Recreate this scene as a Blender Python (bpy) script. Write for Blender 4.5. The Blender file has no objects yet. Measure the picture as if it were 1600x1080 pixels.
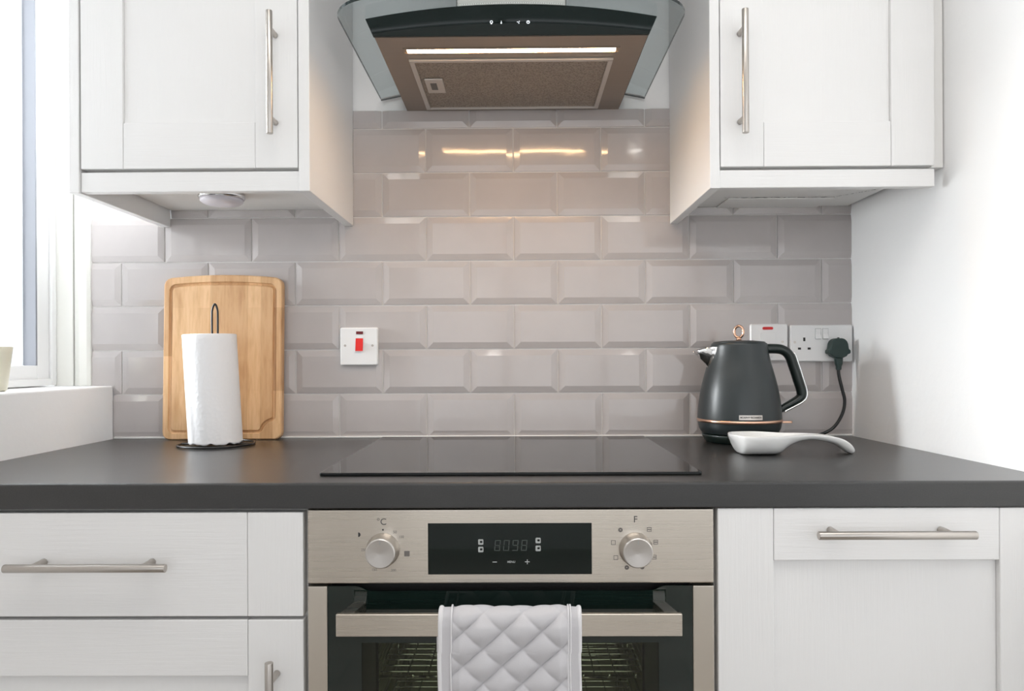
import bpy, bmesh, math, random
from mathutils import Vector, Matrix, Euler
random.seed(7)
PI = math.pi
scene = bpy.context.scene
COL = scene.collection

# ------------------------------------------------------------------ camera
cam_d = bpy.data.cameras.new('camera')
cam_d.sensor_width = 36.0
cam_d.lens = 25.41
cam_d.shift_y = 0.0133
cam_d.clip_start = 0.02
cam = bpy.data.objects.new('camera', cam_d)
COL.objects.link(cam)
cam.matrix_world = (Matrix.Translation((0.0137, -1.6654, 1.0902))
                    @ Matrix.Rotation(0.0091, 4, 'Z') @ Matrix.Rotation(PI / 2, 4, 'X')
                    @ Matrix.Rotation(-0.0049, 4, 'Z'))
scene.camera = cam

# ------------------------------------------------------------------ world, lights, exposure
scene.view_settings.view_transform = 'Standard'
scene.view_settings.look = 'None'
scene.view_settings.exposure = -0.29
scene.view_settings.gamma = 1.0
scene.view_settings.use_curve_mapping = False
world = bpy.data.worlds.new('overcast_daylight')
scene.world = world
world.use_nodes = True
bg = world.node_tree.nodes['Background']
bg.inputs[0].default_value = (0.93, 0.96, 1.0, 1)
bg.inputs[1].default_value = 2.3


def area(name, loc, rot, sx, sy, power, color=(1, 1, 1), portal=False, spread=PI):
    d = bpy.data.lights.new(name, 'AREA')
    d.shape = 'RECTANGLE'
    d.size, d.size_y = sx, sy
    d.energy = power
    d.color = color
    d.spread = spread
    if portal:
        d.cycles.is_portal = True
    o = bpy.data.objects.new(name, d)
    o.location = loc
    o.rotation_euler = rot
    COL.objects.link(o)
    return o


# daylight through the side window; rear window added as frontal fill (sky portals)
area('side_window_daylight', (-1.20, -0.39, 1.60), (0, -PI / 2, 0), 1.15, 0.77, 1, portal=True)
area('rear_window_daylight', (0.65, -3.78, 1.30), (PI / 2, 0, 0), 2.9, 1.8, 1, portal=True)
area('side_window_sky_light', (-1.70, 0.12, 1.75), (0, -PI / 2 + 0.12, -0.10), 1.3, 0.9, 68, (0.96, 0.98, 1.0), spread=1.45)
# added soft fill under the ceiling, above and just ahead of the camera
area('ceiling_panel_light', (0.05, -1.36, 2.385), (0, 0, 0), 1.3, 0.6, 13, (1.0, 0.965, 0.92))


# ------------------------------------------------------------------ helpers: nodes and materials
def mat(name, color, rough=0.5, metal=0.0, **kw):
    m = bpy.data.materials.new(name)
    m.use_nodes = True
    b = m.node_tree.nodes['Principled BSDF']
    b.inputs['Base Color'].default_value = (*color, 1)
    b.inputs['Roughness'].default_value = rough
    b.inputs['Metallic'].default_value = metal
    for k, v in kw.items():
        b.inputs[k.replace('_', ' ')].default_value = v
    return m


def N(m, t, **kw):
    n = m.node_tree.nodes.new(t)
    for k, v in kw.items():
        setattr(n, k, v)
    return n


def L(m, a, b):
    m.node_tree.links.new(a, b)


def bsdf(m):
    return m.node_tree.nodes['Principled BSDF']


def coords(m, scale=(1, 1, 1), kind='Object', rot=(0, 0, 0)):
    tc = N(m, 'ShaderNodeTexCoord')
    mp = N(m, 'ShaderNodeMapping')
    mp.inputs['Scale'].default_value = scale
    mp.inputs['Rotation'].default_value = rot
    L(m, tc.outputs[kind], mp.inputs['Vector'])
    return mp.outputs['Vector']


def ramp(m, fac, stops):
    r = N(m, 'ShaderNodeValToRGB')
    e = r.color_ramp.elements
    while len(e) < len(stops):
        e.new(0.5)
    for i, (p, c) in enumerate(stops):
        e[i].position = p
        e[i].color = (*c, 1)
    L(m, fac, r.inputs['Fac'])
    return r.outputs['Color']


def noise(m, vec, scale, detail=4, rough=0.55):
    n = N(m, 'ShaderNodeTexNoise')
    n.inputs['Scale'].default_value = scale
    n.inputs['Detail'].default_value = detail
    n.inputs['Roughness'].default_value = rough
    L(m, vec, n.inputs['Vector'])
    return n.outputs['Fac']


def bump(m, height, strength, dist=0.001):
    b = N(m, 'ShaderNodeBump')
    b.inputs['Strength'].default_value = strength
    b.inputs['Distance'].default_value = dist
    L(m, height, b.inputs['Height'])
    L(m, b.outputs['Normal'], bsdf(m).inputs['Normal'])


def glassy(name, tint, ior=1.5, rough=0.0, absorb=None):
    """clear sheet glass: tinted see-through plus a Fresnel reflection"""
    m = bpy.data.materials.new(name)
    m.use_nodes = True
    nt = m.node_tree
    nt.nodes.remove(nt.nodes['Principled BSDF'])
    out = nt.nodes['Material Output']
    tr = N(m, 'ShaderNodeBsdfTransparent')
    tr.inputs[0].default_value = (*tint, 1)
    gl = N(m, 'ShaderNodeBsdfGlossy')
    gl.inputs['Roughness'].default_value = rough
    fr = N(m, 'ShaderNodeFresnel')
    fr.inputs['IOR'].default_value = ior
    mx = N(m, 'ShaderNodeMixShader')
    ge = N(m, 'ShaderNodeNewGeometry')      # only the outer side of each face reflects
    inv = N(m, 'ShaderNodeMath', operation='SUBTRACT'); inv.inputs[0].default_value = 1.0
    L(m, ge.outputs['Backfacing'], inv.inputs[1])
    mu = N(m, 'ShaderNodeMath', operation='MULTIPLY')
    L(m, fr.outputs[0], mu.inputs[0]); L(m, inv.outputs[0], mu.inputs[1])
    L(m, mu.outputs[0], mx.inputs[0])
    L(m, tr.outputs[0], mx.inputs[1])
    L(m, gl.outputs[0], mx.inputs[2])
    L(m, mx.outputs[0], out.inputs['Surface'])
    return m


def emit(name, color, strength):
    m = bpy.data.materials.new(name)
    m.use_nodes = True
    b = bsdf(m)
    b.inputs['Base Color'].default_value = (0.8, 0.8, 0.8, 1)
    b.inputs['Emission Color'].default_value = (*color, 1)
    b.inputs['Emission Strength'].default_value = strength
    return m


M = {}
M['plaster'] = mat('white_plaster', (0.92, 0.92, 0.92), 0.85)
bump(M['plaster'], noise(M['plaster'], coords(M['plaster']), 25, 5), 0.35, 0.003)
M['reveal'] = mat('cream_gloss_paint', (0.79, 0.785, 0.745), 0.4)
bump(M['reveal'], noise(M['reveal'], coords(M['reveal']), 40, 4), 0.3, 0.003)
M['ceiling'] = mat('ceiling_white', (0.85, 0.85, 0.84), 0.9)
m = M['floor'] = mat('floor_planks', (0.4, 0.33, 0.27), 0.5)
br = N(m, 'ShaderNodeTexBrick')
br.inputs['Scale'].default_value = 1.0
br.inputs['Brick Width'].default_value = 1.2
br.inputs['Row Height'].default_value = 0.18
br.inputs['Mortar Size'].default_value = 0.002
br.inputs['Color1'].default_value = (0.44, 0.40, 0.35, 1)
br.inputs['Color2'].default_value = (0.36, 0.32, 0.28, 1)
br.inputs['Mortar'].default_value = (0.12, 0.1, 0.08, 1)
L(m, coords(m), br.inputs['Vector'])
L(m, br.outputs['Color'], bsdf(m).inputs['Base Color'])

m = M['tile'] = mat('glazed_grey_tile', (0.50, 0.47, 0.465), 0.09, Coat_Weight=0.3, Coat_Roughness=0.04)
vn = noise(m, coords(m), 9, 3)
L(m, ramp(m, vn, [(0.3, (0.475, 0.440, 0.432)), (0.7, (0.505, 0.470, 0.460))]), bsdf(m).inputs['Base Color'])
bump(m, noise(m, coords(m), 14, 2), 0.16, 0.004)
M['grout'] = mat('pale_grout', (0.74, 0.72, 0.70), 0.8)
M['sealant'] = mat('white_sealant', (0.78, 0.77, 0.75), 0.4)


def wood_paint(name, color, rough, scale):
    m = mat(name, color, rough)
    v = noise(m, coords(m, scale), 6, 6, 0.7)
    bump(m, v, 0.35, 0.0012)
    return m


M['door_v'] = wood_paint('white_woodgrain_vertical', (0.82, 0.815, 0.81), 0.42, (40, 40, 1.6))
M['door_h'] = wood_paint('white_woodgrain_horizontal', (0.82, 0.815, 0.81), 0.42, (1.6, 40, 40))
M['carcass'] = mat('cabinet_white', (0.82, 0.81, 0.79), 0.4)
M['upvc'] = mat('white_window_plastic', (0.80, 0.80, 0.80), 0.3)
M['gasket'] = mat('grey_window_seal', (0.22, 0.23, 0.26), 0.6)  # seal on the frame's return face, its shade put in as dark grey
M['gasket_light'] = mat('grey_window_edge', (0.42, 0.44, 0.47), 0.5)  # lighter band of the shade painted on the frame's return face
M['glass'] = glassy('window_glass', (0.97, 0.98, 0.98))

m = M['worktop'] = mat('charcoal_laminate', (0.05, 0.05, 0.05), 0.42, Specular_IOR_Level=0.5, Coat_Weight=0.6, Coat_Roughness=0.28, Coat_IOR=1.5)
wn = noise(m, coords(m, (1, 1, 1)), 420, 3, 0.7)
wn2 = noise(m, coords(m, (1, 3, 3)), 12, 5, 0.6)
mixn = N(m, 'ShaderNodeMix')
mixn.inputs[0].default_value = 0.35
L(m, wn, mixn.inputs[2]); L(m, wn2, mixn.inputs[3])
L(m, ramp(m, mixn.outputs[0], [(0.40, (0.011, 0.0107, 0.0103)), (0.60, (0.020, 0.0193, 0.0185)), (0.76, (0.042, 0.040, 0.038))]), bsdf(m).inputs['Base Color'])
bump(m, wn, 0.12, 0.0004)

M['hob'] = mat('black_hob_glass', (0.006, 0.007, 0.007), 0.03, Specular_IOR_Level=0.5)


def steel(name, color, rough, aniso=0.0, brush=(2, 60, 900), bstr=0.08):
    m = mat(name, color, rough, 1.0)
    if aniso:
        bsdf(m).inputs['Anisotropic'].default_value = aniso
        bsdf(m).inputs['Anisotropic Rotation'].default_value = 0.25
        t = N(m, 'ShaderNodeTangent', direction_type='RADIAL', axis='Z')
        L(m, t.outputs[0], bsdf(m).inputs['Tangent'])
    v = noise(m, coords(m, brush), 1, 3)
    rr = N(m, 'ShaderNodeMapRange')
    rr.inputs['To Min'].default_value = rough * 0.8
    rr.inputs['To Max'].default_value = rough * 1.25
    L(m, v, rr.inputs['Value'])
    L(m, rr.outputs[0], bsdf(m).inputs['Roughness'])
    bump(m, v, bstr, 0.0005)
    return m


M['steel'] = steel('brushed_steel', (0.62, 0.565, 0.495), 0.28, 0.75)
M['steel_v'] = steel('brushed_steel_trim', (0.66, 0.61, 0.54), 0.34, 0.0, (900, 60, 2))
M['steel_hood'] = steel('brushed_steel_hood', (0.36, 0.305, 0.255), 0.36, 0.0, (2, 700, 60), 0.05)
M['steel_chimney'] = steel('chimney_steel', (0.30, 0.29, 0.28), 0.3, 0.0, (900, 60, 2))
M['nickel'] = mat('satin_nickel', (0.50, 0.465, 0.43), 0.30, 1.0)
M['chrome'] = mat('chrome', (0.8, 0.8, 0.8), 0.07, 1.0)
M['copper'] = mat('rose_gold_metal', (0.80, 0.50, 0.36), 0.22, 1.0)
m = M['filter'] = mat('grease_filter_mesh', (0.36, 0.33, 0.31), 0.5, 0.8)
w = N(m, 'ShaderNodeTexVoronoi')
w.inputs['Scale'].default_value = 260
L(m, coords(m), w.inputs['Vector'])
L(m, ramp(m, w.outputs['Distance'], [(0.0, (0.16, 0.135, 0.115)), (0.6, (0.40, 0.345, 0.29))]), bsdf(m).inputs['Base Color'])
bump(m, w.outputs['Distance'], 0.5, 0.001)
M['black_glass'] = mat('black_glass', (0.004, 0.009, 0.008), 0.04)
M['black_gap'] = mat('dark_gap', (0.012, 0.012, 0.012), 0.7)
M['canopy'] = glassy('canopy_glass', (0.80, 0.84, 0.845), 1.5, 0.01)
M['canopy_edge'] = mat('canopy_glass_edge', (0.01, 0.02, 0.02), 0.1)
M['led'] = emit('warm_light_strip', (1.0, 0.62, 0.31), 85)
M['icon'] = emit('lit_white_symbol', (0.85, 0.92, 1.0), 1.2)
M['print_white'] = mat('white_print', (0.42, 0.44, 0.43), 0.5)
M['print_dim'] = mat('unlit_segments', (0.045, 0.055, 0.05), 0.5)
M['print_grey'] = mat('grey_print', (0.16, 0.145, 0.135), 0.5)
M['print_dark'] = mat('dark_print', (0.03, 0.03, 0.03), 0.5)
M['oven_glass'] = glassy('oven_door_glass', (0.80, 0.83, 0.74), 1.5, 0.0)
M['oven_frit'] = mat('oven_glass_border', (0.006, 0.014, 0.012), 0.05, Specular_IOR_Level=0.8)
M['enamel'] = mat('oven_enamel', (0.42, 0.41, 0.31), 0.45)
M['knob'] = steel('turned_knob_metal', (0.60, 0.57, 0.54), 0.3, 0.0, (300, 300, 300), 0.03)
M['plastic'] = mat('white_socket_plastic', (0.84, 0.84, 0.84), 0.25)
M['red'] = mat('red_rocker', (0.75, 0.02, 0.016), 0.3)
M['neon'] = emit('red_neon', (0.8, 0.02, 0.01), 0.25)
bsdf(M['neon']).inputs['Base Color'].default_value = (0.35, 0.01, 0.01, 1)
M['neon_dark'] = mat('dark_red_neon', (0.14, 0.008, 0.012), 0.2)
M['slot'] = mat('pin_slot', (0.01, 0.01, 0.01), 0.6)
M['kettle'] = mat('matte_charcoal_enamel', (0.019, 0.026, 0.028), 0.36, Coat_Weight=0.15, Coat_Roughness=0.25)
M['kettle_plastic'] = mat('dark_kettle_plastic', (0.008, 0.016, 0.014), 0.28)
M['plug'] = mat('dark_plug_rubber', (0.013, 0.034, 0.031), 0.45)
M['cable'] = mat('black_cable', (0.010, 0.012, 0.012), 0.35)
M['ceramic'] = mat('white_ceramic', (0.74, 0.74, 0.73), 0.16, Coat_Weight=0.4)
M['wire'] = mat('black_wire', (0.008, 0.008, 0.008), 0.35)
m = M['paper'] = mat('paper_towel', (0.84, 0.84, 0.85), 0.95)
v = N(m, 'ShaderNodeTexVoronoi'); v.inputs['Scale'].default_value = 130
L(m, coords(m), v.inputs['Vector'])
bump(m, v.outputs['Distance'], 0.35, 0.0015)
M['card'] = mat('cardboard_core', (0.45, 0.34, 0.22), 0.9)
M['cream_pot'] = mat('cream_glazed_pot', (0.72, 0.69, 0.56), 0.35)
M['puck'] = mat('frosted_puck', (0.72, 0.69, 0.74), 0.3)
M['hole'] = mat('dark_hole', (0.01, 0.01, 0.01), 0.8)
m = M['fabric'] = mat('pale_grey_cotton', (0.56, 0.55, 0.57), 0.9, Sheen_Weight=0.3)
bump(m, noise(m, coords(m), 700, 2), 0.25, 0.0006)
M['piping'] = mat('white_piping', (0.74, 0.73, 0.745), 0.85)
M['thread'] = mat('grey_thread', (0.36, 0.35, 0.37), 0.9)

# wooden board: glued vertical staves, finger jointed, with grain
m = M['board'] = mat('blond_beech', (0.6, 0.38, 0.2), 0.42)
bk = N(m, 'ShaderNodeTexBrick')
bk.offset = 0.42
bk.inputs['Scale'].default_value = 1.0
bk.inputs['Brick Width'].default_value = 0.19
bk.inputs['Row Height'].default_value = 0.029
bk.inputs['Mortar Size'].default_value = 0.0
bk.inputs['Bias'].default_value = -0.1
bk.inputs['Color1'].default_value = (0, 0, 0, 1)
bk.inputs['Color2'].default_value = (1, 1, 1, 1)
L(m, coords(m, (1, 1, 1), 'Object', (0, PI / 2, 0)), N(m, 'ShaderNodeSeparateXYZ').inputs[0])
sep = m.node_tree.nodes['Separate XYZ']
cmb = N(m, 'ShaderNodeCombineXYZ')
tc = N(m, 'ShaderNodeTexCoord'); sp2 = N(m, 'ShaderNodeSeparateXYZ')
L(m, tc.outputs['Object'], sp2.inputs[0])
L(m, sp2.outputs['Z'], cmb.inputs['X']); L(m, sp2.outputs['X'], cmb.inputs['Y'])
L(m, cmb.outputs[0], bk.inputs['Vector'])
grain = noise(m, coords(m, (26, 26, 2.2)), 6, 6, 0.65)
knots = noise(m, coords(m, (9, 9, 2.0)), 5, 3, 0.5)
c1 = ramp(m, grain, [(0.25, (0.62, 0.375, 0.18)), (0.5, (0.74, 0.48, 0.265)), (0.8, (0.80, 0.55, 0.33))])
c2 = ramp(m, knots, [(0.25, (0.76, 0.67, 0.57)), (0.5, (1, 1, 1))])
st = ramp(m, bk.outputs['Color'], [(0.0, (0.82, 0.75, 0.68)), (1.0, (1.06, 1.05, 1.03))])
mm = N(m, 'ShaderNodeMix', data_type='RGBA', blend_type='MULTIPLY')
mm.inputs[0].default_value = 1.0
L(m, c1, mm.inputs[6]); L(m, c2, mm.inputs[7])
mm2 = N(m, 'ShaderNodeMix', data_type='RGBA', blend_type='MULTIPLY')
mm2.inputs[0].default_value = 1.0
L(m, mm.outputs[2], mm2.inputs[6]); L(m, st, mm2.inputs[7])
L(m, mm2.outputs[2], bsdf(m).inputs['Base Color'])
M['groove'] = M['board']


# ------------------------------------------------------------------ helpers: geometry
def box(bm, x0, x1, y0, y1, z0, z1, mi=0):
    v = [bm.verts.new(p) for p in ((x0, y0, z0), (x1, y0, z0), (x1, y1, z0), (x0, y1, z0),
                                   (x0, y0, z1), (x1, y0, z1), (x1, y1, z1), (x0, y1, z1))]
    for f in ((0, 3, 2, 1), (4, 5, 6, 7), (0, 1, 5, 4), (1, 2, 6, 5), (2, 3, 7, 6), (3, 0, 4, 7)):
        fc = bm.faces.new([v[i] for i in f])
        fc.material_index = mi
    return v


def cyl(bm, p0, p1, r0, r1=None, seg=20, caps=True, mi=0):
    r1 = r0 if r1 is None else r1
    p0, p1 = Vector(p0), Vector(p1)
    d = (p1 - p0).normalized()
    a = d.orthogonal().normalized(); b = d.cross(a)
    A = [bm.verts.new(p0 + r0 * (math.cos(t) * a + math.sin(t) * b)) for t in [2 * PI * i / seg for i in range(seg)]]
    B = [bm.verts.new(p1 + r1 * (math.cos(t) * a + math.sin(t) * b)) for t in [2 * PI * i / seg for i in range(seg)]]
    for i in range(seg):
        j = (i + 1) % seg
        f = bm.faces.new((A[i], A[j], B[j], B[i])); f.smooth = True; f.material_index = mi
    if caps:
        bm.faces.new(A[::-1]).material_index = mi
        bm.faces.new(B).material_index = mi


def lathe(bm, prof, c=(0, 0), seg=64, close=False, mi=0, fn=None):
    rings = []
    for r, z in prof:
        rg = []
        for i in range(seg):
            t = 2 * PI * i / seg
            rr = r if fn is None else fn(r, z, t)
            rg.append(bm.verts.new((c[0] + rr * math.cos(t), c[1] + rr * math.sin(t), z)))
        rings.append(rg)
    n = len(rings)
    for k in range(n if close else n - 1):
        A, B = rings[k], rings[(k + 1) % n]
        for i in range(seg):
            j = (i + 1) % seg
            f = bm.faces.new((A[i], A[j], B[j], B[i])); f.smooth = True; f.material_index = mi
    if not close:
        bm.faces.new(rings[0][::-1]).material_index = mi
        bm.faces.new(rings[-1]).material_index = mi
    return rings


def spline(pts, n=8, closed=False):
    P = [Vector(p) for p in pts]
    out = []
    m = len(P)
    rng = range(m) if closed else range(m - 1)
    for i in rng:
        if closed:
            p0, p1, p2, p3 = P[(i - 1) % m], P[i], P[(i + 1) % m], P[(i + 2) % m]
        else:
            p0, p1, p2, p3 = P[max(i - 1, 0)], P[i], P[i + 1], P[min(i + 2, m - 1)]
        for k in range(n):
            t = k / n
            out.append(0.5 * ((2 * p1) + (-p0 + p2) * t + (2 * p0 - 5 * p1 + 4 * p2 - p3) * t * t + (-p0 + 3 * p1 - 3 * p2 + p3) * t ** 3))
    if not closed:
        out.append(P[-1])
    return out


def tube(bm, pts, r, seg=12, closed=False, sx=1.0, mi=0, up=None, radii=None):
    """round (or flattened: sx) tube along points with parallel transported frames"""
    P = [Vector(p) for p in pts]
    n = len(P)
    rings = []
    a = None
    for i in range(n):
        if closed:
            d = (P[(i + 1) % n] - P[i - 1]).normalized()
        else:
            d = (P[min(i + 1, n - 1)] - P[max(i - 1, 0)]).normalized()
        if up is not None:
            a = Vector(up); a = (a - d * a.dot(d)).normalized()
        elif a is None:
            a = d.orthogonal().normalized()
        else:
            a = (a - d * a.dot(d)).normalized()
        b = d.cross(a)
        rr = r if radii is None else radii[i]
        rings.append([bm.verts.new(P[i] + rr * (sx * math.cos(t) * a + math.sin(t) * b)) for t in [2 * PI * k / seg for k in range(seg)]])
    for i in range(n if closed else n - 1):
        A, B = rings[i], rings[(i + 1) % n]
        for k in range(seg):
            j = (k + 1) % seg
            f = bm.faces.new((A[k], A[j], B[j], B[k])); f.smooth = True; f.material_index = mi
    if not closed:
        bm.faces.new(rings[0][::-1]).material_index = mi
        bm.faces.new(rings[-1]).material_index = mi


def prism(bm, poly, axis, a0, a1, mi=0, smooth=False):
    """extrude a 2D polygon: axis 'y' -> poly is (x,z); 'x' -> (y,z); 'z' -> (x,y)"""
    def P(p, a):
        return {'y': (p[0], a, p[1]), 'x': (a, p[0], p[1]), 'z': (p[0], p[1], a)}[axis]
    A = [bm.verts.new(P(p, a0)) for p in poly]
    B = [bm.verts.new(P(p, a1)) for p in poly]
    bm.faces.new(A).material_index = mi
    bm.faces.new(B[::-1]).material_index = mi
    n = len(poly)
    for i in range(n):
        j = (i + 1) % n
        f = bm.faces.new((A[j], A[i], B[i], B[j])); f.material_index = mi; f.smooth = smooth


def rrect(x0, x1, z0, z1, r, n=6):
    pts = []
    for cx, cz, a in ((x1 - r, z1 - r, 0), (x0 + r, z1 - r, PI / 2), (x0 + r, z0 + r, PI), (x1 - r, z0 + r, 1.5 * PI)):
        for k in range(n + 1):
            t = a + PI / 2 * k / n
            pts.append((cx + r * math.cos(t), cz + r * math.sin(t)))
    return pts


def obj(name, bm, mats, parent=None, bevel=0.0, seg=2, sub=0, kind=None, loc=None, fix=True):
    if fix:
        bmesh.ops.recalc_face_normals(bm, faces=bm.faces)
    me = bpy.data.meshes.new(name)
    bm.to_mesh(me); bm.free()
    for mt in (mats if isinstance(mats, (list, tuple)) else [mats]):
        me.materials.append(M[mt] if isinstance(mt, str) else mt)
    o = bpy.data.objects.new(name, me)
    COL.objects.link(o)
    if parent is not None:
        o.parent = parent
        # parts are written in world coordinates; keep them where they are
        off = WL[parent.name]
        o.matrix_parent_inverse = Matrix.Identity(4)
        me.transform(Matrix.Translation(-off) if loc is None else Matrix.Translation(-Vector(loc)))
        if loc is not None:
            o.location = Vector(loc) - off
        WL[o.name] = off.copy() if loc is None else Vector(loc)
    else:
        o0 = Vector(loc) if loc is not None else Vector((0, 0, 0))
        me.transform(Matrix.Translation(-o0))
        o.location = o0
        WL[o.name] = o0
    if bevel:
        b = o.modifiers.new('bevel', 'BEVEL')
        b.width = bevel; b.segments = seg; b.limit_method = 'ANGLE'; b.angle_limit = 0.6
        b.harden_normals = False
    if sub:
        s = o.modifiers.new('subdivision', 'SUBSURF')
        s.levels = sub; s.render_levels = sub
    if kind:
        o['kind'] = kind
    return o


WL = {}


def thing(name, label, cat, loc, group=None):
    o = bpy.data.objects.new(name, None)
    COL.objects.link(o)
    o.location = loc
    o.empty_display_size = 0.05
    WL[o.name] = Vector(loc)
    tag(o, label, cat, group)
    return o


def tag(o, label, cat, group=None):
    o['label'] = label
    o['category'] = cat
    if group:
        o['group'] = group
    return o


def text(name, s, size, loc, material, parent, depth=0.0003, align='CENTER', spacing=1.0, bold=0.0):
    """lettering facing -y, centred on loc (world)"""
    c = bpy.data.curves.new(name, 'FONT')
    c.body = s
    c.size = size
    c.extrude = depth
    c.align_x = align
    c.align_y = 'CENTER'
    c.space_character = spacing
    c.offset = bold
    t = bpy.data.objects.new('tmp', c)
    COL.objects.link(t)
    dg = bpy.context.evaluated_depsgraph_get()
    me = bpy.data.meshes.new_from_object(t.evaluated_get(dg))
    bpy.data.objects.remove(t)
    me.transform(Matrix.Translation(Vector(loc) - WL[parent.name]) @ Matrix.Rotation(PI / 2, 4, 'X'))
    me.materials.clear()
    me.materials.append(M[material])
    o = bpy.data.objects.new(name, me)
    COL.objects.link(o)
    o.parent = parent
    WL[o.name] = WL[parent.name].copy()
    return o


def nb():
    return bmesh.new()


# ================================================================== THE ROOM
WR = [(0.779, 0.02), (0.779, 0.0), (0.805, -0.525), (0.812, -0.70), (0.815, -1.30), (2.4, -1.30)]
bm = nb(); box(bm, -1.5, 2.6, -3.9, 0.2, -0.1, 0.0); obj('floor', bm, 'floor', kind='structure')
bm = nb(); box(bm, -1.5, 2.6, -3.9, 0.2, 2.40, 2.5); obj('ceiling', bm, 'ceiling', kind='structure')
bm = nb(); box(bm, -1.085, 1.0, 0.0062, 0.15, 0.0, 2.40)
wall_back = obj('wall_back', bm, 'plaster', kind='structure')

# metro tiles with mitred bevels, clipped to the tiled area
TP, TQ, T0, BV = 0.202, 0.102, 0.0035, 0.014


def clip(poly, reg):
    for axis, lim, sgn in ((0, reg[0], 1), (0, reg[1], -1), (1, reg[2], 1), (1, reg[3], -1)):
        out = []
        for i in range(len(poly)):
            a, b = poly[i], poly[(i + 1) % len(poly)]
            da, db = sgn * (a[axis] - lim), sgn * (b[axis] - lim)
            if da >= 0:
                out.append(a)
            if (da >= 0) != (db >= 0):
                t = da / (da - db)
                out.append(tuple(a[k] + (b[k] - a[k]) * t for k in range(3)))
        poly = out
        if len(poly) < 3:
            return []
    return poly


tiles = nb()
regions = [(-0.926, 0.779, 0.910, 1.033), (-0.975, 0.779, 1.033, 1.420), (-0.789, 0.779, 1.420, 1.446), (-0.366, 0.366, 1.446, 1.665)]
for reg in regions:
    for row in range(0, 8):
        z0 = 0.91 + row * TQ + 0.0016
        z1 = z0 + TQ - 0.0032
        for k in range(-6, 6):
            x0 = T0 + k * TP + (0.0 if row % 2 == 0 else -TP / 2) + 0.0016
            x1 = x0 + TP - 0.0032
            yo, yi = 0.0030, 0.0
            o4 = [(x0, z0, yo), (x1, z0, yo), (x1, z1, yo), (x0, z1, yo)]
            # side walls of the tile down to the grout
            b4 = [(x0, z0, 0.0062), (x1, z0, 0.0062), (x1, z1, 0.0062), (x0, z1, 0.0062)]
            i4 = [(x0 + BV, z0 + BV, yi), (x1 - BV, z0 + BV, yi), (x1 - BV, z1 - BV, yi), (x0 + BV, z1 - BV, yi)]
            polys = [i4] + [[o4[a], o4[(a + 1) % 4], i4[(a + 1) % 4], i4[a]] for a in range(4)] \
                + [[b4[a], b4[(a + 1) % 4], o4[(a + 1) % 4], o4[a]] for a in range(4)]
            for pi_, pl in enumerate(polys):
                if pi_ > 4:
                    # vertical side: only keep it when inside the region
                    mx = sum(p[0] for p in pl) / 4; mz = sum(p[1] for p in pl) / 4
                    xs = [min(max(p[0], reg[0]), reg[1]) for p in pl]; zs = [min(max(p[1], reg[2]), reg[3]) for p in pl]
                    if not (reg[0] - 1e-6 <= mx <= reg[1] + 1e-6 or pl[0][1] == pl[1][1]) or not (reg[2] <= pl[0][1] <= reg[3] or pl[0][0] == pl[1][0]):
                        continue
                    if max(xs) - min(xs) < 1e-5 and max(zs) - min(zs) < 1e-5:
                        continue
                    if pl[0][0] == pl[1][0] and not reg[0] < pl[0][0] < reg[1]:
                        continue
                    q = [(xs[i], zs[i], pl[i][2]) for i in range(4)]
                else:
                    q = clip(pl, reg)
                if len(q) >= 3:
                    try:
                        tiles.faces.new([tiles.verts.new((p[0], p[2], p[1])) for p in q])
                    except ValueError:
                        pass
for reg in regions:
    v = [tiles.verts.new((x, 0.0052, z)) for x, z in ((reg[0], reg[2]), (reg[1], reg[2]), (reg[1], reg[3]), (reg[0], reg[3]))]
    tiles.faces.new(v).material_index = 1
tiles.normal_update()
for f in tiles.faces:
    if f.normal.y > 0.01:
        f.normal_flip()
obj('tile_splashback', tiles, ['tile', 'grout'], wall_back, fix=False)

# left wall: thick lower wall forms the ledge, window recessed above it
bm = nb()
box(bm, -1.35, -0.925, -0.78, 0.0, 0.0, 1.033)
box(bm, -1.35, -0.925, -3.9, -0.78, 0.0, 2.40)
box(bm, -1.35, -0.925, -0.78, 0.0, 2.20, 2.40)
wl = obj('wall_left', bm, 'plaster', kind='structure', bevel=0.004, seg=3)
# right wall
bm = nb()
prism(bm, WR + [(2.4, -1.75), (2.6, -1.75), (2.6, 0.02)], 'z', 0.0, 2.40)
box(bm, 2.4, 2.6, -3.70, -1.75, 0.0, 2.40)
obj('wall_right', bm, 'plaster', kind='structure')
# rear wall (behind the camera), its opening added for fill light
bm = nb()
box(bm, -1.35, -0.80, -3.85, -3.70, 0.0, 2.40)
box(bm, 2.10, 2.60, -3.85, -3.70, 0.0, 2.40)
box(bm, -0.80, 2.10, -3.85, -3.70, 0.0, 0.40)
box(bm, -0.80, 2.10, -3.85, -3.70, 2.20, 2.40)
obj('wall_rear', bm, 'plaster', kind='structure')
# sealant line where tiles meet worktop, painted strips beside the window
bm = nb(); box(bm, -0.924, 0.778, -0.0035, 0.004, 0.910, 0.9145)
obj('trim_1', bm, 'sealant', kind='structure', bevel=0.0015)
bm = nb()
prism(bm, [(-0.975, 0.006), (-0.975, -0.004), (-0.981, -0.010), (-0.998, -0.011), (-1.012, -0.004), (-1.014, 0.006)], 'z', 1.033, 2.2)
obj('trim_2', bm, 'reveal', kind='structure', bevel=0.001)
bm = nb(); box(bm, -1.060, -1.016, -0.004, 0.0062, 1.033, 2.2)
obj('trim_3', bm, 'reveal', kind='structure', bevel=0.001)

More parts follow.
